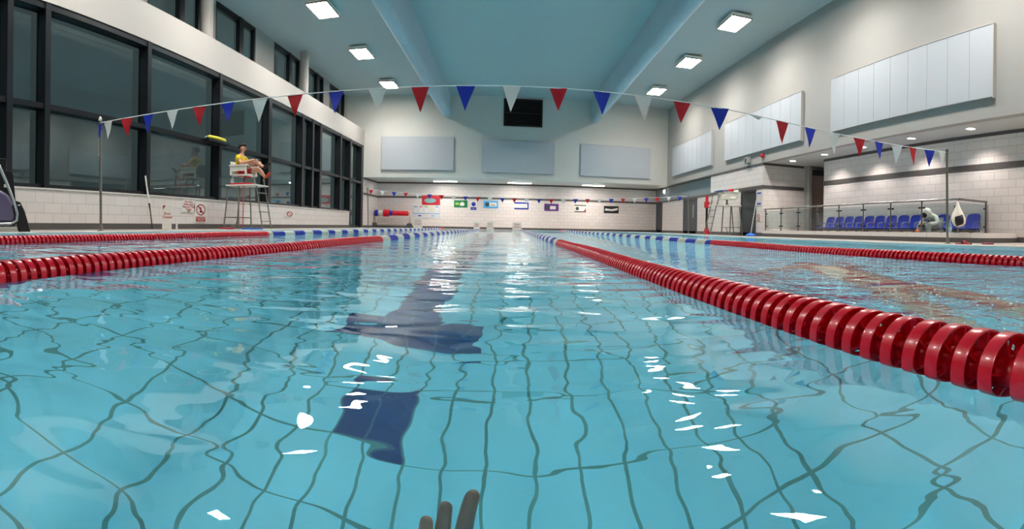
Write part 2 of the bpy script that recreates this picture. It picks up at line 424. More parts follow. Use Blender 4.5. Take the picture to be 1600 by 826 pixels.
# acoustic panels on the painted walls
def panel(name, pts_y, z0, z1, wall, label, nb=9):
    r = empty(name, (0,0,0), 0, label, 'acoustic panel', 'acoustic panels')
    return r
def right_panel(y0, y1, z0, z1, label):
    r = empty('acoustic_panel', (XR, (y0+y1)/2, z0), 0, label, 'acoustic panel', 'acoustic panels on the upper walls')
    nb = 9; w = (y1-y0)/nb; L = y1-y0
    for k in range(nb):
        b = MB(); b.box((-.085, -L/2+k*w+.004, .03), (-.03, -L/2+(k+1)*w-.004, z1-z0-.02)); b.build('board', M_panel, r)
    b = MB(); b.box((-.03, -L/2+.02, 0.05), (-.002, L/2-.02, z1-z0-.04)); b.box((-.095, -L/2-.02, z1-z0-.02), (-.002, L/2+.02, z1-z0))
    b.box((-.095, -L/2-.02, .0), (-.002, -L/2, z1-z0-.02)); b.build('edging', M_band, r)
right_panel(5.93, 11.3, 2.87, 4.36, 'large ribbed white acoustic panel above the seating gallery')
right_panel(12.8, 18.35, 2.87, 4.36, 'ribbed white acoustic panel on right wall above the empty lifeguard chair')
right_panel(19.7, 24.9, 2.87, 4.36, 'ribbed white acoustic panel on right wall next to the end corner')
def end_panel(x0, x1, z0, z1, label):
    xc = (x0+x1)/2; ang = atan2(.1043, 1)
    r = empty('acoustic_panel', (xc, EW(xc), z0), ang, label, 'acoustic panel', 'acoustic panels on the upper walls'); L = x1-x0
    b = MB(); b.box((-L/2, -.1, .02), (L/2, -.03, z1-z0)); b.build('board', M_panel, r, bevel=.008)
    b = MB(); b.box((-L/2+.05, -.03, .05), (L/2-.05, -.002, z1-z0-.05)); b.build('batten', M_band, r)
end_panel(-6.35, -2.8, 2.84, 4.5, 'smooth white acoustic panel on end wall beside the window side')
end_panel(-1.45, 2.15, 2.78, 4.4, 'smooth white acoustic panel centred on end wall below the vent')
end_panel(3.45, 7.2, 2.78, 4.4, 'smooth white acoustic panel on end wall beside the right corner')

# dark vent grille high on the end wall
vr = empty('air_vent', (.55, EW(.55), 5.1), atan2(.1043, 1), 'dark square air vent with slats high on the end wall', 'vent')
b = MB(); 
for lo, hi in (((-.96,-.08,0),(.96,-.005,.07)), ((-.96,-.08,1.28),(.96,-.005,1.35)), ((-.96,-.08,.07),(-.89,-.005,1.28)), ((.89,-.08,.07),(.96,-.005,1.28)), ((-.89,-.08,.64),(.89,-.005,.7))): b.box(lo, hi)
b.build('frame', M_black, vr)
b = MB(); b.box((-.89, -.02, .07), (.89, -.005, 1.28)); b.build('backing', mat('vent_dark', (10, 18, 18), .9), vr)
for k in range(16):
    zz = .1 + k*.073
    if abs(zz-.66) < .05: continue
    b = MB(); b.slab([(-.89, -.065, zz), (.89, -.065, zz), (.89, -.03, zz+.035), (-.89, -.03, zz+.035)], (0, .004, .004)); b.build('slat', mat('vent_slat', (30, 42, 42), .6), vr)

# ------------------------------------------------------------------ boxed air ducts with a rounded underside
def duct(xo, xi, zb, label):
    sg = -1 if xo < 0 else 1; r = abs(xo-xi)/2; xc = (xo+xi)/2
    L0, L1 = YN+.02, EW(xc)-.02
    root = empty('air_duct', (xc, 0, zb), 0, label, 'air duct', 'air ducts under the ceiling')
    def prof(g=0):
        p = [(-r-g, CEIL-zb)]
        for k in range(13):
            a = pi + pi*k/12; p.append(((r+g)*cos(a), r+(r+g)*sin(a)))
        return p + [(r+g, CEIL-zb)]
    ys = [L0, L1]; b = MB(); P = prof(); n = len(P)
    b.add([(x, L0, z) for x, z in P]+[(x, L1, z) for x, z in P], [(i, i+1, n+i+1, n+i) for i in range(n-1)]+[tuple(range(n)), tuple(range(2*n-1, n-1, -1))])
    b.build('duct_shell', M_duct, root, smooth=True)
    yy = L0+1.1
    while yy < L1-.3:
        b = MB(); P = prof(.006); b.add([(x, yy, z) for x, z in P]+[(x, yy+.05, z) for x, z in P], [(i, i+1, n+i+1, n+i) for i in range(n-1)]+[tuple(range(n)), tuple(range(2*n-1, n-1, -1))])
        b.build('joint_band', M_duct, root, smooth=True); yy += 2.4
    b = MB(); xx = sg*(r+.012); b.tube([(xx, L0+.1, r*.8), (xx, L1-.1, r*.8)], .014, 8); b.build('lit_edge_rail', M_band, root)  # thin pale rail drawing the lit line along the duct's outer edge
duct(-3.42, -2.98, 5.45, 'long grey air duct hung along the window side of the ceiling')
duct(4.42, 4.02, 5.5, 'long grey air duct hung along the gallery side of the ceiling')

# ------------------------------------------------------------------ ceiling lamps
fx = empty('ceiling_lamp', (0,0,0))
b = MB(); b.box((-.33, -.57, 0), (.33, .57, .09)); b.build('housing', M_white, fx, bevel=.01)
for s in (-.155, .155):
    b = MB(); b.box((s-.135, -.53, -.02), (s+.135, .53, -.002)); b.build('diffuser', M_lamp, fx)
b = MB()
for lo, hi in (((-.33,-.57,-.03),(-.305,.57,0)), ((.305,-.57,-.03),(.33,.57,0)), ((-.305,-.57,-.03),(.305,-.545,0)), ((-.305,.545,-.03),(.305,.57,0)), ((-.012,-.545,-.03),(.012,.545,0))): b.box(lo, hi)
b.build('rim', M_steel, fx)
b = MB()
for sx, sy in ((-.22,-.4),(.22,-.4),(-.22,.4),(.22,.4)): 
    b = MB(); b.tube([(sx, sy, .09), (sx, sy, CEIL-6.41)], .006, 6); b.build('hanger', M_steel, fx)
rows = [1.6, 5.7, 9.8, 13.95, 17.95, 22.2]
place_w = {0: 'behind the top edge of view', 13.95: 'nearest', 17.95: 'second', 22.2: 'third'}
nm = {1.6: 'first', 5.7: 'second', 9.8: 'third', 13.95: 'fourth', 17.95: 'fifth', 22.2: 'sixth'}
k = 0
for X, side in ((-5.45, 'window'), (6.42, 'gallery')):
    for yy in rows:
        if yy < 13 : txt = 'bright twin panel lamp over the %s side, %s from the camera end' % (side, nm[yy])
        elif yy < 14: txt = 'bright twin panel lamp over the %s side, largest and highest visible of its row' % side
        elif yy < 18: txt = 'bright twin panel lamp over the %s side, middle of the three visible' % side
        else: txt = 'bright twin panel lamp over the %s side, visible lamp closest to the end wall' % side
        o = fx if k == 0 else copy_tree(fx); k += 1
        o.location = (X, yy, 6.41); tag(o, txt, 'ceiling lamp', 'twin panel lamps hung from the ceiling')
        l = bpy.data.lights.new('ceiling_lamp_light', 'AREA'); l.shape = 'RECTANGLE'; l.size = .56; l.size_y = 1.06; l.energy = 76; l.spread = R(140); l.color = (1, .975, .94)
        lo = bpy.data.objects.new('ceiling_lamp_light', l); C.objects.link(lo); lo.location = (X, yy, 6.41-.034)

# downlights in the gallery soffit
dn = empty('downlight', (0,0,0))
b = MB(); b.lathe([(.10, 0), (.10, -.012), (.125, -.012), (.125, 0)], 24); b.build('rim', M_white, dn, smooth=True)
b = MB(); b.lathe([(.098, -.001), (.098, -.009)], 24); b.build('lens', M_down, dn)
dl = [(14.3, 'downlight in gallery soffit beside the corridor opening'), (12.5, 'downlight in gallery soffit over the farthest blue seats'), (10.7, 'downlight in gallery soffit over the middle of the seat row'),
      (8.85, 'downlight in gallery soffit over the hooded spectator'), (7.0, 'downlight in gallery soffit over the near end of the seats'), (5.1, 'downlight in gallery soffit past the near end of the seats')]
spots = []
for k, (yy, txt) in enumerate(dl):
    o = dn if k == 0 else copy_tree(dn); o.location = (8.78, yy, SOF); tag(o, 'round white ' + txt, 'downlight', 'downlights in the gallery soffit')
    spots.append((8.78, yy))
for x, yy in spots + [(8.78, 3.2), (8.78, 1.3)]:
    l = bpy.data.lights.new('gallery_downlight', 'SPOT'); l.energy = 92; l.spot_size = R(125); l.spot_blend = .7; l.shadow_soft_size = .05; l.color = (1, .90, .84)
    lo = bpy.data.objects.new('gallery_downlight', l); C.objects.link(lo); lo.location = (x, yy, SOF-.03)
# linear lamps under the end soffit
ll = empty('linear_lamp', (0,0,0))
b = MB(); b.box((-.62, -.07, -.05), (.62, .07, 0)); b.build('housing', M_white, ll, bevel=.006)
b = MB(); b.box((-.6, -.06, -.085), (.6, .06, -.051)); b.build('diffuser', M_lin, ll)
for k, (x, wh) in enumerate(((-3.35, 'above the green sign and safety posters'), (.46, 'above the middle of the end wall'), (4.4, 'above the white and black framed signs'))):
    o = ll if k == 0 else copy_tree(ll); o.location = (x, EB(x)-1.45, SOF); o.rotation_euler = (0, 0, .104)
    tag(o, 'long slim white lamp under the end soffit ' + wh, 'lamp', 'linear lamps under the end soffit')
for x in (-6.3, -3.35, .46, 4.4, 7.4):
    l = bpy.data.lights.new('end_soffit_light', 'AREA'); l.shape = 'RECTANGLE'; l.size = 1.15; l.size_y = .1; l.energy = 66 if -6 < x < 7 else 5; l.color = (1, .91, .86)
    lo = bpy.data.objects.new('end_soffit_light', l); C.objects.link(lo); lo.location = (x, EB(x)-1.45, SOF-.1); lo.rotation_euler = (0, 0, .104)
o = empty('bulkhead_lamp', (XS-.02, 26.9, 2.25), 0, 'small oval bulkhead lamp glowing near the right end corner', 'lamp')
b = MB(); b.lathe([(.13, 0), (.13, .03), (.1, .05)], 20, Matrix.Rotation(R(-90), 4, 'Y')); b.build('housing', M_white, o)
b = MB(); b.lathe([(.1, .051), (.1, .09), (.06, .12)], 20, Matrix.Rotation(R(-90), 4, 'Y')); b.build('lens', M_lin, o)

# ------------------------------------------------------------------ world
w = bpy.data.worlds.new('night'); bpy.context.scene.world = w; w.use_nodes = True
w.node_tree.nodes['Background'].inputs[0].default_value = (.33, .335, .34, 1); w.node_tree.nodes['Background'].inputs[1].default_value = 1.0

# ------------------------------------------------------------------ lane ropes
def float_mesh(name, m, seg=24, detail=True):
    r, hb, y0, y1 = .054, .024, -.011, .011
    mb = MB()
    def ring(rr, y): return [(rr*cos(2*pi*k/seg), y, rr*sin(2*pi*k/seg)) for k in range(seg)]
    def band(pr):
        rs = [ring(a, b) for a, b in pr]; vs = [p for q in rs for p in q]; fs = []
        for i in range(len(pr)-1):
            for k in range(seg): fs.append((i*seg+k, i*seg+(k+1) % seg, (i+1)*seg+(k+1) % seg, (i+1)*seg+k))
        mb.add(vs, fs)
    # rim: closed profile with thickness, web behind, hub through the middle
    band([(r-.004, y0), (r-.001, y0-.001), (r, y0+.002), (r, y1-.002), (r-.002, y1), (r-.012, y1)])
    band([(r-.004, y0), (r-.004, y1-.003), (r-.012, y1-.003)])
    if detail:
        rs = [ring(.043, y1-.0015), ring(.034, y1-.0015)]; vs = rs[0]+rs[1]
        mb.add(vs, [(k, (k+1) % seg, seg+(k+1) % seg, seg+k) for k in range(seg) if k % 2 == 0])
    else: band([(.043, y1-.0015), (.034, y1-.0015)])
    band([(.034, y1-.0015), (hb, y1-.0015)])
    band([(hb*.45, -.0225), (hb*.8, -.020), (hb, -.012), (hb, .012), (hb*.8, .020), (hb*.45, .0225)])
    for k in range(6 if detail else 3):
        a = 2*pi*k/(6 if detail else 3) + .3; ca, sa = cos(a), sin(a); t = .0015
        p = [(hb*.9, y0+.004), (r-.004, y0+.002), (r-.004, y1-.003), (hb*.9, y1-.003)]
        vs = [(q*ca - t*sa, yy, q*sa + t*ca) for q, yy in p] + [(q*ca + t*sa, yy, q*sa - t*ca) for q, yy in p]
        mb.add(vs, [(0,1,2,3), (7,6,5,4), (0,4,5,1)])
    return mb
FD, FS = float_mesh('f', M_red, 28, True), float_mesh('f', M_red, 14, False)
PITCH = .046
def lane_rope(X, label, ylook, drift=0, dw=1.1, dc=0):
    def dx(yw): return drift*math.exp(-((yw-dc)/dw)**2)
    root = empty('lane_rope', (X, PY0, 0), 0, label, 'lane rope', 'lane ropes across the water')
    cb = MB(); cb.tube([(dx(PY0+q*.25), q*.25, .01) for q in range(int((PY1-PY0)/.25)+1)]+[(dx(PY1), PY1-PY0, .01)], .004, 8); cb.build('cable', M_steel, root, smooth=True)
    protos = {}
    n = int((PY1-PY0-.2)/PITCH); near = []; far = MB()
    for i in range(n):
        yl = .12 + i*PITCH; yw = PY0 + yl
        L = PY1 - yw
        if yw < 5.58 or L < 1.3: col = 0
        else: col = 1 if int((yw-5.58)/.39) % 2 == 0 else 2
        rot = random.uniform(0, pi); bob = .003*sin(yw*2.1+X)+.005
        tiltx = random.uniform(-.05, .05)
        if yw > ylook and len(near) < 100:
            near.append(1)
            if 'p' not in protos:
                o = MB(); o.add(FD.v, FD.f); o = o.build('lane_float', M_red, root, smooth=True); protos['p'] = o
            else:
                o = protos['p'].copy(); C.objects.link(o); o.parent = root
            o.location = (dx(yw), yl, bob); o.rotation_euler = (tiltx, rot, random.uniform(-.04, .04))
        else:
            Mx = Matrix.Translation((dx(yw), yl, bob)) @ Matrix.Rotation(rot, 4, 'Y')
            far.m = col; far.add([Mx @ Vector(v) for v in FS.v], FS.f)
    o = far.build('lane_floats_rest', [M_red, M_white, M_blue], root, smooth=True); o['kind'] = 'stuff'
    o['label'] = 'red floats giving way to white and blue blocks'
    for yy, s in ((0, 1), (PY1-PY0, -1)):
        h = MB(); h.tube([(dx(PY0+yy), yy, .01), (dx(PY0+yy), yy+s*.05, .01)], .012, 10); h.build('end_hook', M_steel, root)
ropes = {}
lane_rope(-3.40, 'red lane rope farthest towards the windows, running along the left side lane', 2.0, .22, 1.6, 1.5)
lane_rope(-1.46, 'red lane rope just left of the camera lane over the navy floor marking', .78, .25, 1.1)
lane_rope(.555, 'large red lane rope running out past the camera on its right', .30)
lane_rope(2.60, 'red lane rope beyond the swimmer, nearest the seating gallery', 1.6)

# ------------------------------------------------------------------ flag poles and bunting
def pole(name, x, y, top, label, blue):
    r = empty(name, (x, y, 0), 0, label, 'pole', 'backstroke flag poles')
    lean = -.045
    b = MB(); b.tube([(0,0,.014), (lean*.5, 0, top*.5), (lean, 0, top)], .021, 14); b.build('post', M_steel_d, r, smooth=True)
    b = MB(); b.lathe([(.06, .0), (.06, .02), (.03, .03), (.03, .09)], 18); b.build('socket', M_steel_d, r, smooth=True)
    b = MB(); b.lathe([(.026, 0), (.03, .02), (.02, .05), (.008, .07)], 14, Matrix.Translation((lean, 0, top-.01))); b.build('cap', M_steel if not blue else M_white, r, smooth=True)
    b = MB(); b.tube([(lean, -.03, top-.06), (lean+.0, -.03, top-.04), (lean, -.0, top-.035)], .006, 6); b.build('cleat', M_steel, r)
    return r
D = 5.63
xl, xr = D*tan(az(161)), D*tan(az(1484))
fp_ = pole('flag_pole', xl, D, 1.76, 'tall thin steel pole at the window side holding the near flag line', True)
b = MB(); b.tube([(-.0435,0,1.49),(-.045,0,1.70)], .0245, 14); b.build('blue_tape', M_flag['blue'], fp_, smooth=True)
b = MB(); b.tube([(-.07,0,1.69),(-.072,.01,1.45),(-.066,0,1.2)], .006, 6); b.build('loose_cord', M_cord, fp_)
pole('flag_pole', xr, D, 1.56, 'thin steel pole before the seating gallery holding the near flag line', False)
hts = [(-5.8, 1.72), (-3.08, 1.725), (-1.43, 1.73), (0, 1.735), (1.0, 1.715), (2.42, 1.655), (3.3, 1.585), (4.06, 1.53), (5.24, 1.505), (6.46, 1.545)]
def interp(t, x):
    if x <= t[0][0]: return t[0][1]
    for (a, p), (b, q) in zip(t, t[1:]):
        if x <= b: 
            s = (x-a)/(b-a); return p + (q-p)*s
    return t[-1][1]
def smooth_h(t, x): return (interp(t, x-.35) + interp(t, x) * 2 + interp(t, x+.35)) / 4
def pennant(mb, x, y, z, w, h, sway, tw):
    n = 6
    front = []
    for i in range(n+1):
        v = i/n; hw = w/2*(1-v) + .002
        for u in (-1, -.33, .33, 1):
            front.append((x+u*hw+sway*v*h, y + tw*u*hw + .012*sin(v*5+x*9)*v, z - v*h))
    vs = front + [(a, b+.0015, c) for a, b, c in front]; m = len(front); fs = []
    for i in range(n):
        for j in range(3):
            q = i*4+j; fs.append((q, q+1, q+5, q+4)); fs.append((m+q+4, m+q+5, m+q+1, m+q))
    mb.add(vs, fs)
def bunting(name, label, ends, flags, hf, Yf, w, h):
    r = empty(name, (0, 0, 0), 0, label, 'flag line')
    r.location = (0, Yf(0), 0)
    x0, x1 = ends; pts = [(x0+(x1-x0)*i/80, Yf(x0+(x1-x0)*i/80)-Yf(0), hf(x0+(x1-x0)*i/80)) for i in range(81)]
    c = MB(); c.tube(pts, .006 if w < .22 else .007, 6); c.build('cord', M_cord, r, smooth=True)
    for i, (x, col) in enumerate(flags):
        b = MB(); rr = random.random
        folded = col == 'folded'
        if folded: b.slab([(x-.1, Yf(x)-Yf(0)-.004, hf(x)+.004), (x+.12, Yf(x)-Yf(0)-.004, hf(x)-.004), (x+.05, Yf(x)-Yf(0)-.004, hf(x)-.05)], (0, .004, 0)); col = 'white'
        else: pennant(b, x, Yf(x)-Yf(0), hf(x)-.002, w*(.95+.1*rr()), h*(.93+.14*rr()), random.uniform(-.06, .06), random.uniform(-.25, .25))
        b.build('pennant', M_flag[col], r, smooth='all', label=col + ' triangular pennant')
nf = [(170,'white'),(199,'red'),(232,'blue'),(270,'white'),(312,'red'),(356,'blue'),(406,'white'),(461,'red'),(525,'blue'),(589,'white'),(656,'red'),(727,'blue'),(799,'white'),(872,'red'),(940,'blue'),(1005,'white'),(1066,'red'),(1125,'blue'),(1180,'folded'),(1223,'red'),(1267,'blue'),(1305,'white'),(1344,'red'),(1375,'blue'),(1403,'white'),(1428,'red'),(1454,'blue'),(1474,'white')]
bunting('flag_bunting', 'near line of red, white and blue pennants strung across the pool', (xl-.045, xr-.045), [(D*tan(az(p)), c) for p, c in nf], lambda x: smooth_h(hts, x), lambda x: D, .2, .265)
YF = 21.3
cols = ['red', 'white', 'blue']
ff = []
x = -5.95; k = 0
while x < 7.6: ff.append((x, cols[k % 3])); x += .51; k += 1
def hfar(x): return 1.36 + .30*((x-.8)/6.8)**2
bunting('flag_bunting', 'distant line of red, white and blue pennants near the end wall', (-6.1, 7.7), ff, hfar, lambda x: YF, .21, .2)
for x, wh in ((-6.1, 'window'), (7.7, 'gallery')):
    pole('flag_pole', x+.045, YF, hfar(x)+.03, 'distant thin steel pole at the %s side holding the far flag line' % wh, False)

# ------------------------------------------------------------------ high lifeguard chairs (local +x faces the pool)
def high_chair(label):
    r = empty('lifeguard_chair', (0,0,0), 0, label, 'lifeguard chair')
    for sy in (-.3, .3):
        for (bx, tx) in ((-.47, -.36), (-.02, -.06)):
            b = MB(); b.tube([(bx, sy*1.1, .01), (tx, sy, 1.1)], .019, 10); b.build('leg', M_steel_d, r, smooth=True)
    b = MB()
    for sy in (-.325, .325):
        b.tube([(-.455, sy, .3), (-.03, sy, .3)], .013, 8)
    b.tube([(-.445, -.325, .3), (-.445, .325, .3)], .013, 8); b.tube([(-.03, -.325, .3), (-.03, .325, .3)], .013, 8)
    b.build('brace', M_steel_d, r, smooth=True)
    b = MB(); b.box((-.42, -.36, 1.1), (.46, .36, 1.135)); b.build('platform', M_white, r, bevel=.01)
    # ladder
    for sy in (-.24, .24):
        b = MB(); b.tube([(.62, sy, .01), (.42, sy, 1.1), (.36, sy, 1.30)], .017, 10); b.build('ladder_rail', M_steel_d, r, smooth=True)
    for k in range(4):
        zz = .2 + k*.24; xx = .62 - .2*zz/1.1
        b = MB(); b.box((xx-.03, -.24, zz), (xx+.03, .24, zz+.02)); b.build('rung', M_steel_d, r)
    # seat on a pedestal frame
    b = MB(); b.tube([(-.05, 0, 1.135), (-.05, 0, 1.36)], .035, 12); b.tube([(-.05, -.14, 1.15), (-.05, .14, 1.15)], .02, 8); b.build('pedestal', M_steel_d, r, smooth=True)
    s = MB(); s.box((-.3, -.24, 1.36), (.2, .24, 1.41)); s.build('seat', M_white, r, bevel=.015)
    s = MB(); s.slab([(-.30, -.24, 1.40), (-.30, .24, 1.40), (-.38, .22, 1.74), (-.38, -.22, 1.74)], (.035, 0, .008)); s.build('backrest', M_white, r, bevel=.015)
    for sy in (-.27, .27):
        s = MB(); s.box((-.36, sy-.035, 1.61), (.2, sy+.035, 1.645)); s.box((-.34, sy-.012, 1.38), (-.28, sy+.012, 1.62)); s.box((.1, sy-.012, 1.38), (.16, sy+.012, 1.62)); s.box((-.28, sy-.01, 1.48), (.1, sy+.01, 1.61))
        s.build('armrest', M_white, r, bevel=.008)
    for sy in (-.27, .27):
        b = MB(); b.tube([(.40, sy, 1.13), (.34, sy, 1.5), (.24, sy, 1.58), (.16, sy, 1.58)], .014, 8); b.build('handrail', M_steel_d, r, smooth=True)
    b = MB(); b.tube([(-.44, -.2, .03), (-.37, -.2, .02), (-.3, -.2, .1), (-.2, -.2, .06), (-.12, -.2, .3)], .012, 8); b.build('hose', mat('grey_hose', (120, 126, 120), .5), r, smooth=True)
    return r
lcx, lcy = -6.55, 11.55
c1 = high_chair('white and steel high lifeguard chair beside the windows, occupied by a lifeguard'); c1.location = (lcx, lcy, 0)
c2 = high_chair('empty white and steel high lifeguard chair by the gallery side tiled wall')
rcx = 7.55; rcy = rcx/tan(az(1136)); c2.location = (rcx, rcy, 0); c2.rotation_euler = (0, 0, pi); c2.scale = (1.12, 1.12, .95)
o = empty('rescue_tube', (rcx+.12, rcy, 1.567+.052), 0, 'red rescue tube lying across the armrests of the empty lifeguard chair', 'rescue tube')
b = MB(); b.tube([(0,-.42,0),(0,-.37,0),(0,0,0),(0,.37,0),(0,.42,0)], [.02,.048,.05,.048,.02], 14); b.build('foam_tube', M_red, o, smooth=True)
b = MB(); b.tube([(0,.42,0),(-.02,.48,-.02),(-.05,.5,-.12)], .008, 6); b.build('strap', M_white, o)
b = MB(); b.slab([(-.2,-.36,0),(.06,-.36,0),(.08,.34,0),(-.18,.34,0)], (0,0,.045)); o = b.build('folded_towel', mat('towel_blue', (96, 120, 160), .95, bump=.004), None, bevel=.015); o.location = (rcx-.12, rcy, 1.566)
tag(o, 'folded grey blue towel lying across the front of the empty chair armrests', 'towel')
def add_towel():
    b = MB(); b.slab([(-.3, -.34, 1.1355), (.3, -.34, 1.1355), (.3, -.17, 1.1355), (-.3, -.17, 1.1355)], (0, 0, .04))
    o = b.build('rescue_mat', mat('red_foam', (200, 20, 40), .6), None, bevel=.012); o.location = (lcx, lcy, 0)
    tag(o, 'folded red mat lying on the platform of the occupied lifeguard chair', 'mat')
add_towel()
def bottle(loc, label, col, h=.26, r=.045):
    o = empty('bottle', loc, 0, label, 'bottle')
    b = MB(); b.lathe([(r*.9, 0), (r, .01), (r, h*.62), (r*.75, h*.72), (r*.35, h*.82), (r*.35, h*.88)], 18); b.build('bottle_body', col, o, smooth=True)
    b = MB(); b.lathe([(r*.42, h*.88), (r*.42, h)], 14); b.build('bottle_cap', M_white, o, smooth=True)
    b = MB(); b.lathe([(r*1.02, h*.2), (r*1.02, h*.45)], 18); b.build('bottle_label', mat('bottle_label', (210, 226, 240), .5), o, smooth=True)
    return o
bottle((lcx-.365, lcy-.1, 1.136), 'white bottle on the platform of the occupied lifeguard chair', M_white, .255, .048)
b = MB(); b.box((-.012, -.3, .05), (.012, -.29, 1.1)); o = b.build('rescue_strap', mat('red_strap', (200, 60, 70), .6)); o.location = (lcx+.13, lcy-.08, 0)
tag(o, 'red strap hanging from the platform of the occupied lifeguard chair', 'strap')
def board(name, loc, rz, m, label, l=.42, w=.28, t=.035, cat='kickboard'):
    b = MB(); pts = [(-l/2, -w/2), (l*.3, -w/2), (l*.46, -w*.3), (l/2, 0), (l*.46, w*.3), (l*.3, w/2), (-l/2, w/2)]
    b.prism(pts, 0, t); o = b.build(name, m, bevel=.008); o.location = loc; o.rotation_euler = (0, 0, rz); tag(o, label, cat); return o
board('kickboard', (lcx+.45, lcy-.42, .001), .2, mat('foam_blue', (30, 96, 200), .6), 'blue foam kickboard on deck under the ladder of the occupied chair', .5, .3)
board('kickboard', (lcx-.22, lcy-.53, .001), -.3, mat('foam_red', (190, 30, 60), .6), 'dark red foam kickboard on deck under the occupied lifeguard chair', .36, .26)

# seated lifeguard
def lifeguard():
    r = empty('person', (lcx, lcy, 0), 0, 'person in yellow shirt and red shorts sitting cross-legged in the high chair', 'person')
    S = [((-.12,0,1.50), (.13,.15)), ((-.17,0,1.64), (.12,.14)), ((-.2,0,1.80), (.12,.155)), ((-.18,0,1.90), (.09,.13)), ((-.15,0,1.965), .052), ((-.13,0,2.02), .05),
         ((-.12,0,2.09), (.095,.082)), ((-.115,0,2.16), (.085,.078)),                      #7 head
         ((-.18,.16,1.88), .06), ((-.06,.25,1.68), .045), ((.14,.2,1.72), .036), ((.22,.16,1.75), .026),   # far arm 8-11
         ((-.18,-.16,1.88), .06), ((-.04,-.24,1.68), .046), ((.16,-.16,1.74), .036), ((.26,-.08,1.78), .026), # near arm 12-15
         ((-.08,.09,1.49), .095), ((.30,.11,1.55), .068), ((.38,.12,1.45), .055), ((.46,.12,1.36), .038), ((.51,.12,1.36), .033), ((.60,.12,1.44), .026),  # far leg 16-21
         ((-.08,-.09,1.50), .095), ((.24,-.05,1.76), .07), ((.35,-.03,1.68), .055), ((.47,-.0,1.60), .04), ((.53,.0,1.59), .034), ((.66,.0,1.68), .026)]   # near leg crossed 22-27
    E = [(0,1),(1,2),(2,3),(3,4),(4,5),(5,6),(6,7),(3,8),(8,9),(9,10),(10,11),(3,12),(12,13),(13,14),(14,15),(0,16),(16,17),(17,18),(18,19),(19,20),(20,21),(0,22),(22,23),(23,24),(24,25),(25,26),(26,27)]
    skin_fig('body', S, E, M_skin, r, 0, 2)
    # shirt
    skin_fig('shirt', [((-.13,0,1.50), (.15,.165)), ((-.17,0,1.64), (.135,.155)), ((-.2,0,1.80), (.135,.17)), ((-.18,0,1.905), (.1,.14)), ((-.18,.17,1.88), .072), ((-.11,.23,1.77), .062), ((-.18,-.17,1.88), .072), ((-.10,-.23,1.77), .062)],
             [(0,1),(1,2),(2,3),(3,4),(4,5),(3,6),(6,7)], mat('yellow_shirt', (214, 190, 20), .8), r)
    skin_fig('shorts', [((-.11,0,1.50), (.155,.17)), ((-.04,.1,1.50), .115), ((.12,.11,1.51), .1), ((-.04,-.1,1.51), .115), ((.10,-.06,1.59), .1)], [(0,1),(1,2),(0,3),(3,4)], mat('red_shorts', (196, 16, 34), .8), r)
    # head details: hair cap, nose, ears, eyes, mouth
    hm = MB(); Mh = Matrix.Translation((-.13, 0, 2.115)) @ Matrix.Rotation(R(-22), 4, 'Y') @ Matrix.Diagonal((1.08, .95, 1.08, 1))
    prof = [(.001, .115)] + [(.108*sin(a), .115*cos(a)) for a in [R(v) for v in (12, 24, 36, 48, 60, 70, 78)]][::1]
    hm.lathe(prof[::-1], 22, Mh); hm.build('hair', M_hair, r, smooth='all')
    for sy in (-.036, .036):
        e = MB(); e.lathe([(.001, -.012), (.011, -.006), (.013, 0), (.011, .006), (.001, .012)], 10, Matrix.Translation((-.035, sy, 2.10))); e.build('eye', M_black, r, smooth='all')
    for sy in (-.088, .088):
        e = MB(); e.lathe([(.001, -.03), (.016, -.012), (.02, .008), (.001, .03)], 10, Matrix.Translation((-.13, sy, 2.09))); e.build('ear', M_skin, r, smooth='all')
    e = MB(); e.lathe([(.001, .025), (.012, 0), (.016, -.014), (.001, -.02)][::-1], 10, Matrix.Translation((-.018, 0, 2.075))); e.build('nose', M_skin, r, smooth='all')
    e = MB(); e.box((-.032, -.025, 2.035), (-.022, .025, 2.043)); e.build('mouth', mat('lips', (150, 80, 76), .5), r)
    # hands with five fingers resting over the raised knee
    for sy, base in ((1, Vector((.22,.16,1.75))), (-1, Vector((.26,-.08,1.78)))):
        nodes = [(base, (.03,.014)), (base+Vector((.05,0,.004)), (.036,.014))]; ed = [(0,1)]
        for f, (dy, l) in enumerate(((-.03,.05),(-.01,.062),(.011,.058),(.031,.046))):
            i = len(nodes); a = base+Vector((.06, dy, 0))
            nodes += [(a, .0085), (a+Vector((l*.55, 0, -.004)), .0078), (a+Vector((l, 0, -.03)), .0065)]; ed += [(1,i),(i,i+1),(i+1,i+2)]
        i = len(nodes); nodes += [(base+Vector((.03, sy*-.036, -.005)), .0095), (base+Vector((.055, sy*-.055, -.015)), .0075)]; ed += [(0,i),(i,i+1)]
        skin_fig('hand', nodes, ed, M_skin, r, 1, 1)
    skin_fig('shoe', [((.47,.0,1.585), .046), ((.54,.0,1.585), .045), ((.69,.0,1.70), .038)], [(0,1),(1,2)], M_black, r)
    skin_fig('shoe', [((.465,.12,1.345), .046), ((.52,.12,1.35), .045), ((.63,.12,1.46), .037)], [(0,1),(1,2)], mat('orange_red_shoe', (214, 60, 24), .6), r)
lifeguard()

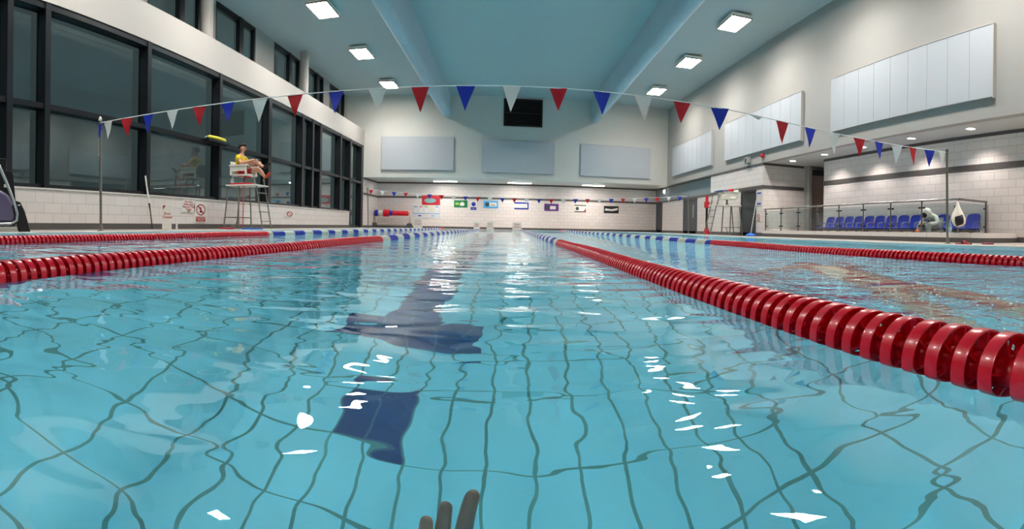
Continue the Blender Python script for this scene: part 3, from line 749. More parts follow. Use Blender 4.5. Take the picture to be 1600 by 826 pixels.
# yellow rescue tube lying on the window ledge
o = empty('rescue_tube', (XL+.05, onX(338, XL), ZT+.105), 0, 'yellow rescue tube lying along the window ledge left of the lifeguard', 'rescue tube')
b = MB(); b.tube([(0,-.42,0),(0,-.36,0),(0,.0,.01),(0,.36,0),(0,.42,0)], [.02,.05,.052,.05,.02], 14); b.build('foam_tube', mat('yellow_foam', (214, 204, 40), .6), o, smooth=True)
b = MB(); b.tube([(0,-.42,0),(.02,-.5,.0),(0,-.56,-.04)], .008, 6); b.build('strap', M_white, o)
b = MB(); b.box((XL-.02, onX(338, XL)-.5, ZT-.01), (XL+.13, onX(338, XL)+.5, ZT+.05)); s_ = b.build('window_ledge', M_frame); tag(s_, 'short dark ledge on the window transom under the yellow tube', 'ledge')

# ------------------------------------------------------------------ left deck: machine, pole, boards, signs
mx_, my_ = -6.02, 4.12
th = atan2(mx_, my_)
mroot = empty('pool_lift', (mx_, my_, 0), -th, 'dark pool lift with purple grey shell, silver edge and black foot at the left', 'pool lift')
# local: x to the right in view, y away, z up ; right foot tip at x=+.2
M_purple = mat('purple_shell', (104, 96, 128), .3, coat=.4)
M_silver = mat('silver_tube', (186, 192, 196), .22, metal=.6)
b = MB(); b.slab([(-.75,-.25,.14),(.0,-.25,.14),(.045,-.25,.2),(.03,-.25,.34),(-.07,-.25,.52),(-.25,-.25,.62),(-.5,-.25,.66),(-.75,-.25,.6)], (0,.45,0)); b.build('shell', M_purple, mroot, bevel=.04, smooth=True)
b = MB(); b.tube([(-.26,-.28,1.06),(-.2,-.28,.92),(-.1,-.28,.7),(0,-.28,.45),(.06,-.28,.26),(.05,-.28,.17),(-.03,-.28,.12),(-.75,-.28,.1)], .02, 10); b.build('edge_tube', M_silver, mroot, smooth=True)
b = MB(); b.tube([(-.3,.24,1.0),(-.24,.24,.92),(-.12,.24,.7),(-.02,.24,.45),(.04,.24,.26),(.03,.24,.17),(-.05,.24,.12),(-.75,.24,.1)], .02, 10); b.build('edge_tube', M_silver, mroot, smooth=True)
b = MB(); b.slab([(-.2,-.1,.3),(.05,-.1,.3),(.0,-.1,.78),(-.02,-.1,.86),(-.2,-.1,.88)], (0,.2,0)); b.box((-.24,-.07,.86),(-.1,.1,1.02)); b.box((-.24,-.08,1.02),(-.1,.11,1.035)); b.build('column', M_black, mroot, bevel=.012)
b = MB(); b.slab([(.03,-.26,.44),(.1,-.26,.42),(.16,-.26,.3),(.24,-.26,.03),(.24,-.26,.0),(.08,-.26,.0),(.05,-.26,.14),(-.02,-.26,.36)], (0,.5,0)); b.build('foot', M_black, mroot, bevel=.015)
b = MB(); b.box((-.8,-.3,.0),(.06,.3,.075)); b.build('base_plate', mat('pale_grey', (196, 198, 192), .4), mroot, bevel=.012)
b = MB(); b.slab([(-.75,-.24,.09),(.02,-.24,.09),(.07,-.24,.16),(-.75,-.24,.17)], (0,.46,0)); b.build('bumper', mat('navy_rubber', (36, 40, 60), .5), mroot)
b = MB(); b.box((-.13,-.275,.62),(-.06,-.25,.66)); b.build('label_plate', M_white, mroot)
b = MB(); b.box((.06,-.275,.37),(.1,-.262,.385)); b.build('clip', M_white, mroot)

py_ = onX(237, -7.02)
o = empty('telescopic_pole', (-7.02, py_, 0), 0, 'white telescopic rescue pole with black lower end leaning on the windows', 'pole')
b = MB(); b.tube([(-.02, 0, .55), (-.14, 0, 1.14)], .017, 10); b.build('pole_shaft', M_white, o, smooth=True)
b = MB(); b.tube([(.08, 0, .01), (.01, 0, .41), (-.02, 0, .55)], [.012, .012, .021], 10); b.build('grip', M_black, o, smooth=True)

def sign_board(name, px, X, w, h, label):
    yy = onX(px, X); th = atan2(X, yy)
    r = empty(name, (X, yy, 0), -th, label, 'sign')
    return r
M_sign = mat('sign_white', (226, 222, 214), .4); M_signred = mat('sign_red', (168, 20, 40), .5); M_ink = mat('sign_black', (24, 24, 26), .5)
M_signblue = mat('sign_blue', (28, 40, 150), .5)
r = sign_board('sign_stand', 264, -6.75, 0, 0, 'white freestanding board with red Pool Closed lettering by the window wall')
b = MB(); b.box((-.1, -.02, 0), (.1, .02, .53)); b.build('board', M_sign, r, bevel=.006)
b = MB(); b.box((-.09, -.09, 0), (-.03, .09, .02)); b.box((.03, -.09, 0), (.09, .09, .02)); b.box((-.09, -.02, .0), (.09, .02, .02)); b.build('foot', M_sign, r)
text_mesh('lettering', 'Pool\nClosed', .072, frameM((.005, -.0215, .30), (1,0,0)), M_signred, r, bold=.0015)
b = MB(); b.slab([(-.09, -.0205, .51), (-.03, -.0205, .51), (-.09, -.0205, .42)], (0, -.001, 0)); b.build('corner_flash', M_signred, r)
r = sign_board('marker_post', 279.5, -6.95, 0, 0, 'short white post on deck beside the Pool Closed board')
b = MB(); b.box((-.022, -.02, 0), (.022, .02, .125)); b.build('post', M_sign, r, bevel=.004)
b = MB(); b.box((-.03, -.03, 0), (.03, .03, .012)); b.build('foot', M_sign, r)

def wall_left_sign(px, z0, z1, w, name, label):
    yy = onX(px, XL)
    r = empty(name, (XL, yy, z0), R(90), label, 'sign')   # local x = +Y world, local -y = +X world
    return r
LS = 1.0
r = wall_left_sign(297, .40, .68, .34, 'notice', 'small white wall notice in red lettering: No Non Swimmers Beyond This Point')
b = MB(); b.box((-.26, -.012, 0), (.26, -.001, .27)); b.build('plate', M_sign, r)
text_mesh('lettering', 'No Non\nSwimmers\nBeyond This\nPoint', .062, frameM((0, -.0125, .155), (1,0,0)), M_signred, r, sx=1.5, bold=.002)
b = MB(); b.slab([(-.09, -.0125, .035), (.09, -.0125, .035), (0, -.0125, .01)], (0, -.001, 0)); b.build('arrow', M_ink, r)
r = wall_left_sign(316, .16, .66, .3, 'prohibition_sign', 'white sign with red no diving roundel above a red caption on the tiled wall')
b = MB(); b.box((-.28, -.012, .0), (.28, -.001, .46)); b.build('plate', M_sign, r)
def ringm(cx, cz, rx, rz, t, y=-.0135):
    m = MB(); n = 32; vs = []
    for k in range(n):
        a = 2*pi*k/n
        for s in (1, 1-t): 
            for yy in (y, y+.0012): vs.append((cx+rx*s*cos(a), yy, cz+rz*s*sin(a)))
    fs = []
    for k in range(n):
        i, j = 4*k, 4*((k+1) % n); fs += [(i, j, j+2, i+2), (i+1, i+3, j+3, j+1), (i, i+1, j+1, j), (i+2, j+2, j+3, i+3)]
    m.add(vs, fs)
    dx, dz = rx*.62, rz*.62
    m.slab([(cx-dx-.02, y, cz+dz), (cx-dx+.03, y, cz+dz+.01), (cx+dx+.02, y, cz-dz), (cx+dx-.03, y, cz-dz-.01)], (0, .0012, 0))
    return m
ringm(0, .31, .2, .14, .18).build('roundel', M_signred, r)
b = MB(); b.slab([(-.03,-.0128,.30),(.03,-.0128,.30),(.06,-.0128,.24),(-.06,-.0128,.24)], (0,-.0005,0)); b.lathe([(.03,0),(.03,.0006)], 12, Matrix.Translation((0,-.0125,.345)) @ Matrix.Rotation(R(90),4,'X')); b.build('diver_figure', M_ink, r)
b = MB(); b.box((-.2, -.0135, .02), (.2, -.0122, .14)); b.build('caption_plate', M_signred, r)
text_mesh('caption', 'NO DIVING\nSHALLOW\nWATER', .034, frameM((0, -.0138, .08), (1,0,0)), M_sign, r, sx=2)
r = wall_left_sign(455, .38, .6, .2, 'prohibition_sign', 'small faded red sign on the tiled wall beyond the occupied chair')
b = MB(); b.box((-.35, -.012, 0), (.35, -.001, .2)); b.build('plate', M_sign, r)
ringm(0, .1, .25, .085, .3).build('roundel', M_signred, r)

# ------------------------------------------------------------------ end wall posters and signs
ANG = atan2(.104, 1)
def poster(px0, px1, py0, py1, name, label, cat='sign'):
    pc = (px0+px1)/2; x = EB(0)*tan(az(pc)); 
    for _ in range(4): x = EB(x)*tan(az(pc))
    yy = EB(x); rr = hypot(x, yy); hh = hor(pc)
    z0, z1 = CAMH+(hh-py1)/800*rr, CAMH+(hh-py0)/800*rr
    w = (px1-px0)/800*rr/cos(az(pc)); 
    r = empty(name, (x, yy, z0), ANG, label, cat)
    return r, w, z1-z0
def plate(r, x0, x1, z0, z1, m, name='plate', d=0):
    b = MB(); b.box((x0, -.017-d-.003, z0), (x1, -.016-d if d else -.002, z1)); return b.build(name, m, r)
M_posterred = mat('poster_red', (190, 24, 44), .5); M_green = mat('sign_green', (14, 120, 70), .5); M_sky = mat('sign_sky', (80, 170, 226), .5)
M_purp = mat('sign_purple', (98, 46, 128), .5); M_teal = mat('poster_teal', (120, 170, 170), .5); M_ltblue = mat('poster_light_blue', (120, 168, 206), .5); M_ora = mat('poster_orange', (220, 120, 80), .5)
M_gr2 = mat('poster_leaf', (150, 200, 80), .5); M_yel = mat('poster_yellow', (226, 212, 110), .5); M_pale = mat('poster_pale', (206, 206, 212), .5)
r, w, h = poster(662, 690, 303, 318, 'poster', 'red poster with teal oval highest on the end wall, left part', 'poster')
plate(r, -w/2, w/2, 0, h, M_posterred)
b = MB(); b.lathe([(1, 0), (1, .003)], 24, Matrix.Translation((-w*.05, -.018, h*.45)) @ Matrix.Rotation(R(90), 4, 'X') @ Matrix.Diagonal((w*.32, h*.25, 1, 1))); b.build('oval', M_teal, r)
b = MB(); b.slab([(-w/2, -.02, h*.9), (-w*.1, -.02, h), (-w/2, -.02, h)], (0, -.002, 0)); b.build('flash', M_ora, r)
r, w, h = poster(648, 690, 318.6, 338.5, 'poster', 'pale pool rules poster with coloured columns beneath the red poster', 'poster')
plate(r, -w/2, w/2, 0, h*.96, M_pale)
for k, m in enumerate((M_ltblue, M_ora, M_gr2, M_yel, M_ltblue)):
    x0 = -w/2 + w*(.03+.195*k)
    plate(r, x0+w*.02, x0+w*.13, h*.84, h*.93, m, 'column_icon', .002)
    for q in range(4): plate(r, x0+w*.02, x0+w*.14, h*(.45+q*.09), h*(.49+q*.09), M_white if m is not M_yel else M_yel, 'text_line', .002)
plate(r, -w/2, w/2, h*.32, h*.38, M_ltblue, 'stripe', .002)
for k, m in enumerate((M_signblue, M_yel, M_teal)): plate(r, -w*.3+w*.24*k, -w*.18+w*.24*k, h*.14, h*.22, m, 'footer_icon', .002)
r, w, h = poster(712, 733, 311, 322, 'exit_sign', 'green safety sign with white pictogram left of the round blue signs')
plate(r, -w/2, w/2, 0, h, M_green)
b = MB(); b.slab([(-.05,-.02,h*.25),(.16,-.02,h*.2),(.22,-.02,h*.5),(.1,-.02,h*.8),(-.02,-.02,h*.65)], (0,-.002,0)); b.build('pictogram', M_sign, r)
plate(r, -w*.4, -w*.12, h*.35, h*.65, M_gr2, 'arrow', .002)
r, w, h = poster(737, 748, 313, 327, 'mandatory_sign', 'narrow sign with blue disc over blue caption between green and sky blue signs')
plate(r, -w/2, w/2, 0, h, M_sign)
b = MB(); b.lathe([(h*.24, 0), (h*.24, .003)], 24, Matrix.Translation((0, -.018, h*.7)) @ Matrix.Rotation(R(90), 4, 'X')); b.build('blue_disc', M_signblue, r)
plate(r, -w*.42, w*.42, h*.06, h*.38, M_signblue, 'caption_plate', .002); plate(r, -w*.3, w*.3, h*.2, h*.23, M_sign, 'text_line', .005)
r, w, h = poster(758, 781, 312, 323.5, 'sign', 'sky blue framed sign with dark emblem right of the blue disc sign')
plate(r, -w/2, w/2, 0, h, M_sky); plate(r, -w*.1, w*.4, h*.25, h*.75, M_sign, 'panel', .002)
b = MB(); b.lathe([(h*.3, 0), (h*.3, .003)], 20, Matrix.Translation((-w*.25, -.018, h*.5)) @ Matrix.Rotation(R(90), 4, 'X')); b.build('emblem', mat('emblem_grey', (60, 74, 84), .5), r)
plate(r, 0, w*.3, h*.4, h*.48, M_ink, 'text_line', .005)
r, w, h = poster(806, 828.5, 314.5, 325.5, 'sign', 'white sign with navy top and bottom bars at the middle of the end wall')
plate(r, -w/2, w/2, 0, h, M_sign); plate(r, -w/2, w/2, h*.78, h, M_signblue, 'bar', .002); plate(r, -w/2, w/2, 0, h*.2, M_signblue, 'bar', .002)
b = MB(); b.slab([(-w*.4,-.02,h*.35),(w*.3,-.02,h*.3),(w*.4,-.02,h*.6),(-w*.1,-.02,h*.5)], (0,-.002,0)); b.build('pictogram', M_pale, r)
plate(r, w*.42, w*.5, h*.2, h*.78, M_signblue, 'bar', .002)
r, w, h = poster(853, 875.5, 317, 328, 'sign', 'purple sign with dark emblem and white panel on the end wall')
plate(r, -w/2, w/2, 0, h, M_purp); plate(r, -w*.1, w*.3, h*.22, h*.68, M_sign, 'panel', .002)
b = MB(); b.lathe([(h*.27, 0), (h*.27, .003)], 20, Matrix.Translation((-w*.3, -.018, h*.48)) @ Matrix.Rotation(R(90), 4, 'X')); b.build('emblem', mat('emblem_grey', (60, 74, 84), .5), r)
r, w, h = poster(900, 918.5, 319, 330, 'sign', 'white sign with grey disc and red corner right of the purple sign')
plate(r, -w/2, w/2, 0, h, M_sign); plate(r, -w/2, w/2, h*.86, h, M_dark, 'bar', .002); plate(r, -w/2, w/2, 0, h*.1, M_dark, 'bar', .002)
b = MB(); b.lathe([(h*.25, 0), (h*.25, .003)], 20, Matrix.Translation((-w*.26, -.018, h*.48)) @ Matrix.Rotation(R(90), 4, 'X')); b.build('emblem', M_dark, r)
b = MB(); b.slab([(w*.3,-.02,h*.12),(w*.48,-.02,h*.12),(w*.48,-.02,h*.6)], (0,-.002,0)); b.build('red_corner', M_posterred, r)
r, w, h = poster(946, 969.5, 321, 332, 'sign', 'black sign with white swoosh panel, last sign before the right corner')
plate(r, -w/2, w/2, 0, h, M_ink); b = MB(); b.slab([(-w*.45,-.02,h*.35),(w*.1,-.02,h*.3),(w*.42,-.02,h*.45),(w*.45,-.02,h*.75),(0,-.02,h*.55),(-w*.4,-.02,h*.65)], (0,-.002,0)); b.build('swoosh', M_sign, r)

# lane end boards on the far deck
for px, wpx, hpx, lab in ((656, 14, 16, 'white lane board with red writing at the far deck below the rules poster'), (748, 9, 11, 'white lane board with red writing at far deck, narrowest of the middle pair'),
                     (769, 11, 12, 'white lane board with red writing at far deck below the sky blue sign'), (811, 14, 11.5, 'white lane board with red writing behind the end of the large right lane rope')):
    yy = 26.35; x = yy*tan(az(px)); rr = hypot(x, yy); w = wpx/800*rr; h = hpx/800*rr + .02
    r = empty('lane_board', (x, yy, 0), 0, lab, 'sign', 'lane boards on the far deck')
    b = MB(); b.box((-w/2, -.03, 0), (w/2, .03, h)); b.build('board', M_sign, r, bevel=.01)
    text_mesh('lettering', 'Pool\nClosed', w*.3, frameM((0, -.0315, h*.55), (1,0,0)), M_signred, r)
    b = MB(); b.box((-w/2-.02, -.12, 0), (-w/2+.05, .12, .025)); b.box((w/2-.05, -.12, 0), (w/2+.02, .12, .025)); b.box((-w/2, -.03, 0), (w/2, .03, .02)); b.build('foot', M_sign, r)
# lane rope reel trolley in the end recess
tr = empty('reel_trolley', (-6.25, EB(-6.25)-.75, 0), ANG, 'wheeled reel trolley loaded with red and blue floats in the far left corner', 'trolley')
for sx in (-.95, .95):
    for sy in (-.3, .3):
        b = MB(); b.tube([(sx, sy-.03, .14), (sx, sy+.03, .14)], .13, 18); b.build('wheel', mat('grey_rubber', (74, 78, 84), .6), tr, smooth=True)
    b = MB(); b.tube([(sx, -.3, .14), (sx, 0, .78), (sx, .3, .14)], .022, 8); b.tube([(sx, -.3, .14), (sx, .3, .14)], .022, 8); b.build('side_frame', M_steel_d, tr, smooth=True)
b = MB(); b.tube([(-.95, 0, .78), (.95, 0, .78)], .03, 10); b.tube([(-.95, -.3, .16), (.95, -.3, .16)], .02, 8); b.tube([(-.95, .3, .16), (.95, .3, .16)], .02, 8); b.build('axle', M_steel_d, tr, smooth=True)
def coil(x0, x1, rad, m, name, label):
    b = MB(); n = int((x1-x0)/.05); prof = []
    for i in range(n): 
        z = x0+(x1-x0)*i/n; prof += [(rad*.86, z), (rad, z+.015), (rad, z+.03), (rad*.86, z+.045)]
    b.lathe(prof, 22, Matrix.Translation((0,0,.78)) @ Matrix.Rotation(R(90), 4, 'Y')); b.build(name, m, tr, smooth=True, label=label)
coil(-.9, -.72, .18, M_blue, 'float_coil', 'blue floats wound on the reel'); coil(-.72, -.45, .17, M_white, 'float_coil', 'white floats wound on the reel')
coil(-.45, -.12, .2, M_red, 'float_coil', None); coil(-.12, .04, .15, M_blue, 'float_coil', 'blue floats wound on the reel'); coil(.04, .9, .14, M_red, 'float_coil', None)

# ------------------------------------------------------------------ doors on the right
def door(n, X, y0, y1, z1, glass=True, md=None):
    d = MB()
    d.box((X-.03, y0, .0), (X+.0, y0+.07, z1)); d.box((X-.03, y1-.07, .0), (X, y1, z1)); d.box((X-.03, y0+.07, z1-.07), (X, y1-.07, z1))
    d.box((X-.014, y0+.07, .01), (X, y1-.07, z1-.07))
    o = st(d.build('door_%d' % n, md or M_dark))
    if glass:
        g = MB(); g.box((X-.018, y0+.42, .75), (X-.0145, y0+.54, 1.35)); g.build('vision_panel', mat('pale_glass', (168, 178, 180), .2), o)
    h = MB(); h.tube([(X-.016, y0+.14, .82), (X-.055, y0+.14, .82), (X-.055, y0+.26, .82)], .012, 8); h.build('door_handle', M_steel, o)
    return o
ya, yb = onX(1092, XS), onX(1071, XS); door(1, XS-.001, ya, yb, 1.655)
door(2, XS-.001, 27.5, 28.65, 1.655, False)
ya, yb = onX(1184, XR), onX(1161, XR); door(3, XR-.001, ya, yb, 1.61, False, mat('black_green_door', (34, 46, 50), .4))

# signs on the block, mop, red rescue post
def wall_right_sign(px, z0, X, name, label):
    return empty(name, (X, onX(px, X), z0), R(-90), label, 'sign')   # local x = -Y, local -y = -X
r = wall_right_sign(1188.5, .50, XR, 'prohibition_sign', 'small red sign at the corner of the gallery side tiled block')
b = MB(); b.box((-.16, -.012, 0), (.16, -.001, .28)); b.build('plate', M_sign, r); ringm(0, .16, .12, .1, .25).build('roundel', M_signred, r)
b = MB(); b.box((-.12, -.0135, .015), (.12, -.0122, .045)); b.build('caption_plate', M_signred, r)
r = wall_right_sign(1189, 1.05, XR, 'notice', 'small pale notice with blue bars high beside the dark open doorway')
b = MB(); b.box((-.16, -.012, 0), (.16, -.001, .48)); b.build('plate', M_pale, r)
for z in (.04, .4): b = MB(); b.box((-.14, -.0135, z), (.14, -.0122, z+.05)); b.build('bar', M_signblue, r)
b = MB(); b.lathe([(.05, 0), (.05, .002)], 16, Matrix.Translation((0, -.0115, .24)) @ Matrix.Rotation(R(90), 4, 'X')); b.build('emblem', M_yel, r)
yy = onX(1177, 8.0)
r = empty('mop', (7.98, yy, 0), 0, 'flat blue mop with pale handle leaning on the dark doorway', 'mop')
b = MB(); b.tube([(0, 0, .06), (.15, -.12, 1.3)], .014, 8); b.build('handle', M_white, r, smooth=True)
b = MB(); b.lathe([(.24, 0), (.26, .03), (.2, .07), (.05, .1)], 22, Matrix.Diagonal((.6, 1, 1, 1))); b.build('mop_head', mat('mop_blue', (20, 110, 220), .6), r, smooth=True)
yy = onX(1107, 8.1)
r = empty('rescue_post', (8.1, yy, 0), 0, 'black post with red box and red foot beside the empty lifeguard chair', 'post')
b = MB(); b.tube([(0,0,.2),(0,0,1.25)], .05, 12); b.build('post', M_black, r, smooth=True)
b = MB(); b.lathe([(.14, 0), (.14, .05), (.09, .2), (.09, .26)], 16); b.build('foot', mat('red_foam', (200, 20, 40), .6), r, smooth=True)
b = MB(); b.box((-.09, -.1, 1.12), (.09, .1, 1.38)); b.build('box', mat('red_foam', (200, 20, 40), .6), r, bevel=.02)
b = MB(); b.tube([(0, 0, 1.38), (0, 0, 1.64)], .06, 12); b.build('handle', mat('red_foam', (200, 20, 40), .6), r, smooth=True)
# alarm speaker and beacon on the upper right wall edge
yy = onX(1172, XR)
r = empty('wall_speaker', (XR, yy, 2.58), R(-90), 'small grey speaker box on the wall edge left of the red beacon', 'speaker')
b = MB(); b.box((-.16, -.14, 0), (.16, -.001, .22)); b.build('casing', mat('speaker_grey', (150, 150, 146), .6), r, bevel=.015)
b = MB(); b.lathe([(.08, 0), (.08, .004), (.03, .012)], 16, Matrix.Translation((0, -.14, .11)) @ Matrix.Rotation(R(90), 4, 'X')); b.build('grille', M_dark, r)
yy = onX(1194.5, XR)
r = empty('alarm_beacon', (XR, yy, 2.66), R(-90), 'small red alarm beacon on the wall edge over the tiled block corner', 'alarm')
b = MB(); b.box((-.07, -.05, 0), (.07, -.001, .14)); b.build('base', M_posterred, r, bevel=.01)
b = MB(); b.lathe([(.06, 0), (.055, .05), (.03, .075)], 16, Matrix.Translation((0, -.05, .07)) @ Matrix.Rotation(R(90), 4, 'X')); b.build('lens', M_posterred, r, smooth=True)

# ------------------------------------------------------------------ balustrade
def rail_glass():
    m = bpy.data.materials.new('rail_glass'); m.use_nodes = True; nt = m.node_tree; L = nt.links.new
    for n in list(nt.nodes): nt.nodes.remove(n)
    out = nt.nodes.new('ShaderNodeOutputMaterial'); tr = nt.nodes.new('ShaderNodeBsdfTransparent'); gs = nt.nodes.new('ShaderNodeBsdfGlossy')
    gs.inputs['Roughness'].default_value = .03; tr.inputs['Color'].default_value = (.82, .88, .88, 1)
    fr = nt.nodes.new('ShaderNodeFresnel'); L(two_sided_ior(nt, 1.3), fr.inputs['IOR'])
    mx = nt.nodes.new('ShaderNodeMixShader'); L(fr.outputs[0], mx.inputs[0]); L(tr.outputs[0], mx.inputs[1]); L(gs.outputs[0], mx.inputs[2]); L(mx.outputs[0], out.inputs['Surface'])
    return m
M_rg = rail_glass()
br = empty('glass_balustrade', (XR+.08, 0, PZ), 0, 'steel and glass balustrade on the low tiled plinth in front of the seats', 'balustrade')
posts = [6.3] + [6.9+1.035*k+.0 for k in range(9)]
posts = [6.95+1.03*k for k in range(9)]; posts[0] = 6.92
RH = .70
for p in posts + ['e']:
    x, y = (0, p) if p != 'e' else (XB-XR-.14, 6.98)
    b = MB(); b.tube([(x, y, 0), (x, y, RH)], .021, 12); b.lathe([(.05, 0), (.05, .012)], 16, Matrix.Translation((x, y, 0))); b.build('post', M_steel, br, smooth=True)
    for zz in (.14, .55):
        for s in (-1, 1):
            if p == posts[0] and s == -1 or p == posts[-1] and s == 1: continue
            q = MB()
            if p == 'e':
                if s == -1: q.box((x-.07, y-.02, zz-.02), (x-.02, y+.02, zz+.02))
                else: continue
            else: q.box((x-.02, y+s*.02 if s > 0 else y-.09, zz-.02), (x+.02, y+.09 if s > 0 else y-.02, zz+.02))
            q.build('clamp', M_black, br)
b = MB(); b.tube([(0, posts[-1]+.15, RH+.01), (0, posts[0]+.03, RH+.01), (.03, posts[0], RH+.01), (XB-XR-.11, 6.98, RH+.01)], .024, 12); b.build('top_rail', M_steel, br, smooth=True)
for a, c in zip(posts, posts[1:]):
    b = MB(); b.box((-.005, a+.06, .05), (.005, c-.06, RH-.06)); b.build('glass_panel', M_rg, br)
b = MB(); b.box((.06, 6.93, .05), (XB-XR-.19, 6.94, RH-.06)); b.build('glass_panel', M_rg, br)

# ------------------------------------------------------------------ blue gallery seats
def seat(label):
    r = empty('gallery_seat', (0,0,0), 0, label, 'seat', 'blue seats in the gallery row')   # faces -x
    b = MB()
    prof = [(.10, .30), (.13, .36), (.15, .45), (.175, .55), (.19, .62), (.195, .645)]
    n = 8; vs = []
    for s, off in ((0, 0), (1, .022)):
        for i, (x, z) in enumerate(prof):
            for j in range(n+1):
                v = -1+2*j/n; w = .19*(1 if i < 4 else (1-.06*(i-3)))
                zz = z - (.03*abs(v)**4 if i >= 4 else 0); vs.append((x+off-.05*abs(v)**2, v*w, zz))
    m = len(prof)*(n+1); fs = []
    for i in range(len(prof)-1):
        for j in range(n):
            q = i*(n+1)+j; fs += [(q, q+1, q+n+2, q+n+1), (m+q+n+1, m+q+n+2, m+q+1, m+q)]
    for i in range(len(prof)-1):
        q = i*(n+1); fs += [(q, q+n+1, m+q+n+1, m+q), (q+n, m+q+n, m+q+2*n+1, q+2*n+1)]
    fs += [(j, m+j, m+j+1, j+1) for j in range(n)]; t = (len(prof)-1)*(n+1); fs += [(t+j, t+j+1, m+t+j+1, m+t+j) for j in range(n)]
    b.add(vs, fs); b.build('backrest', M_seat, r, smooth=True)
    b = MB(); b.slab([(.14,-.18,.27), (.14,.18,.27), (-.24,.17,.29), (-.28,.14,.285), (-.28,-.14,.285), (-.24,-.17,.29)], (0,0,.035)); b.build('seat', M_seat, r, bevel=.012)
    for s in (-1, 1):
        b = MB(); y = s*.207
        b.tube([(.13, y, .30), (.12, y, .44), (-.05, y, .45), (-.13, y, .43), (-.15, y, .30)], .012, 8); b.build('armrest', mat('grey_arm', (110, 116, 130), .4), r, smooth=True)
    b = MB(); b.box((-.02, -.2, .22), (.12, .2, .268)); b.box((.02, -.03, 0), (.08, .03, .22)); b.box((-.06, -.08, 0), (.16, .08, .015)); b.build('frame', M_steel_d, r)
    return r
names = ['blue gallery seat at the corridor end of the row', 'second blue gallery seat counting from the corridor end', 'third blue gallery seat counting from the corridor end', 'fourth blue gallery seat counting from the corridor end',
         'fifth blue gallery seat counting from the corridor end', 'sixth blue gallery seat counting from the corridor end', 'seventh blue gallery seat counting from the corridor end', 'blue gallery seat, third up the row beyond the hooded person', 'blue gallery seat, second up the row beyond the hooded person',
         'blue gallery seat directly beyond the hooded person', 'blue gallery seat on which the hooded person sits', 'blue gallery seat behind the flag pole and water bottle', 'blue gallery seat behind the hanging white bag, last of the row']
s0 = None; seats_y = [12.85 - .495*k for k in range(12)] + [6.98+.0]
seats_y = [12.63 - .455*k for k in range(13)]
for k in range(13):
    if s0 is None: s0 = seat(names[0]); o = s0
    else: o = copy_tree(s0); o['label'] = names[k]
    o.location = (9.0, seats_y[k], 0)
PSY = None
# hooded spectator, head bowed over folded arms
def spectator(y):
    r = empty('person', (8.88, y, 0), 0, 'person in grey hooded top sitting bent forward in the gallery seats', 'person')
    mg = mat('grey_hoodie', (196, 196, 190), .9, bump=.003, bscale=60)
    S = [((-.02,0,.42), (.14,.17)), ((-.09,0,.50), (.13,.17)), ((-.20,0,.58), (.12,.17)), ((-.27,0,.63), (.08,.1)), ((-.33,0,.64), .06), ((-.38,0,.61), (.09,.09)), ((-.41,0,.54), (.08,.08)),
         ((-.20,.18,.57), .065), ((-.24,.26,.42), .052), ((-.40,.16,.38), .042), ((-.46,.06,.37), .03),
         ((-.20,-.18,.57), .065), ((-.24,-.26,.42), .052), ((-.40,-.16,.38), .042), ((-.46,-.06,.37), .03),
         ((-.04,.1,.38), .09), ((-.42,.14,.36), .068), ((-.40,.14,.2), .05), ((-.38,.14,.05), .04), ((-.5,.14,.035), .03),
         ((-.04,-.1,.38), .09), ((-.42,-.14,.36), .068), ((-.40,-.14,.2), .05), ((-.38,-.14,.05), .04), ((-.5,-.14,.035), .03)]
    E = [(0,1),(1,2),(2,3),(3,4),(4,5),(5,6),(2,7),(7,8),(8,9),(9,10),(2,11),(11,12),(12,13),(13,14),(0,15),(15,16),(16,17),(17,18),(18,19),(0,20),(20,21),(21,22),(22,23),(23,24)]
    skin_fig('body', S, E, mg, r, 0, 2)
    skin_fig('hood', [((-.24,0,.64), .11), ((-.33,0,.68), .12), ((-.40,0,.64), .105)], [(0,1),(1,2)], mat('pale_grey_hood', (226, 222, 214), .9), r)
    skin_fig('hair', [((-.43,-.02,.645), .085), ((-.465,-.03,.59), .085), ((-.46,-.03,.53), .06)], [(0,1),(1,2)], M_hair, r)
    for sy in (-1, 1):
        base = Vector((-.47, sy*.05, .40)); nodes = [(base, (.03,.015)), (base+Vector((-.03,-sy*.03,-.005)), (.032,.015))]; ed = [(0,1)]
        for f in range(4):
            a = base+Vector((-.045+f*.017-.01, -sy*.045, -.005)); i = len(nodes)
            nodes += [(a, .0085), (a+Vector((-.01,-sy*.028,-.01)), .008), (a+Vector((0,-sy*.045,-.03)), .007)]; ed += [(1,i),(i,i+1),(i+1,i+2)]
        i = len(nodes); nodes += [(base+Vector((.01, -sy*.03, .02)), .009), (base+Vector((.0, -sy*.055, .03)), .0075)]; ed += [(0,i),(i,i+1)]
        skin_fig('hand', nodes, ed, M_skin, r, 1, 1)
    skin_fig('trousers', [((-.02,0,.40), (.15,.17)), ((-.1,.11,.39), .105), ((-.43,.14,.37), .078), ((-.4,.14,.1), .055), ((-.1,-.11,.39), .105), ((-.43,-.14,.37), .078), ((-.4,-.14,.1), .055)], [(0,1),(1,2),(2,3),(0,4),(4,5),(5,6)], mat('grey_trousers', (160, 162, 158), .9), r)
spectator(seats_y[10])

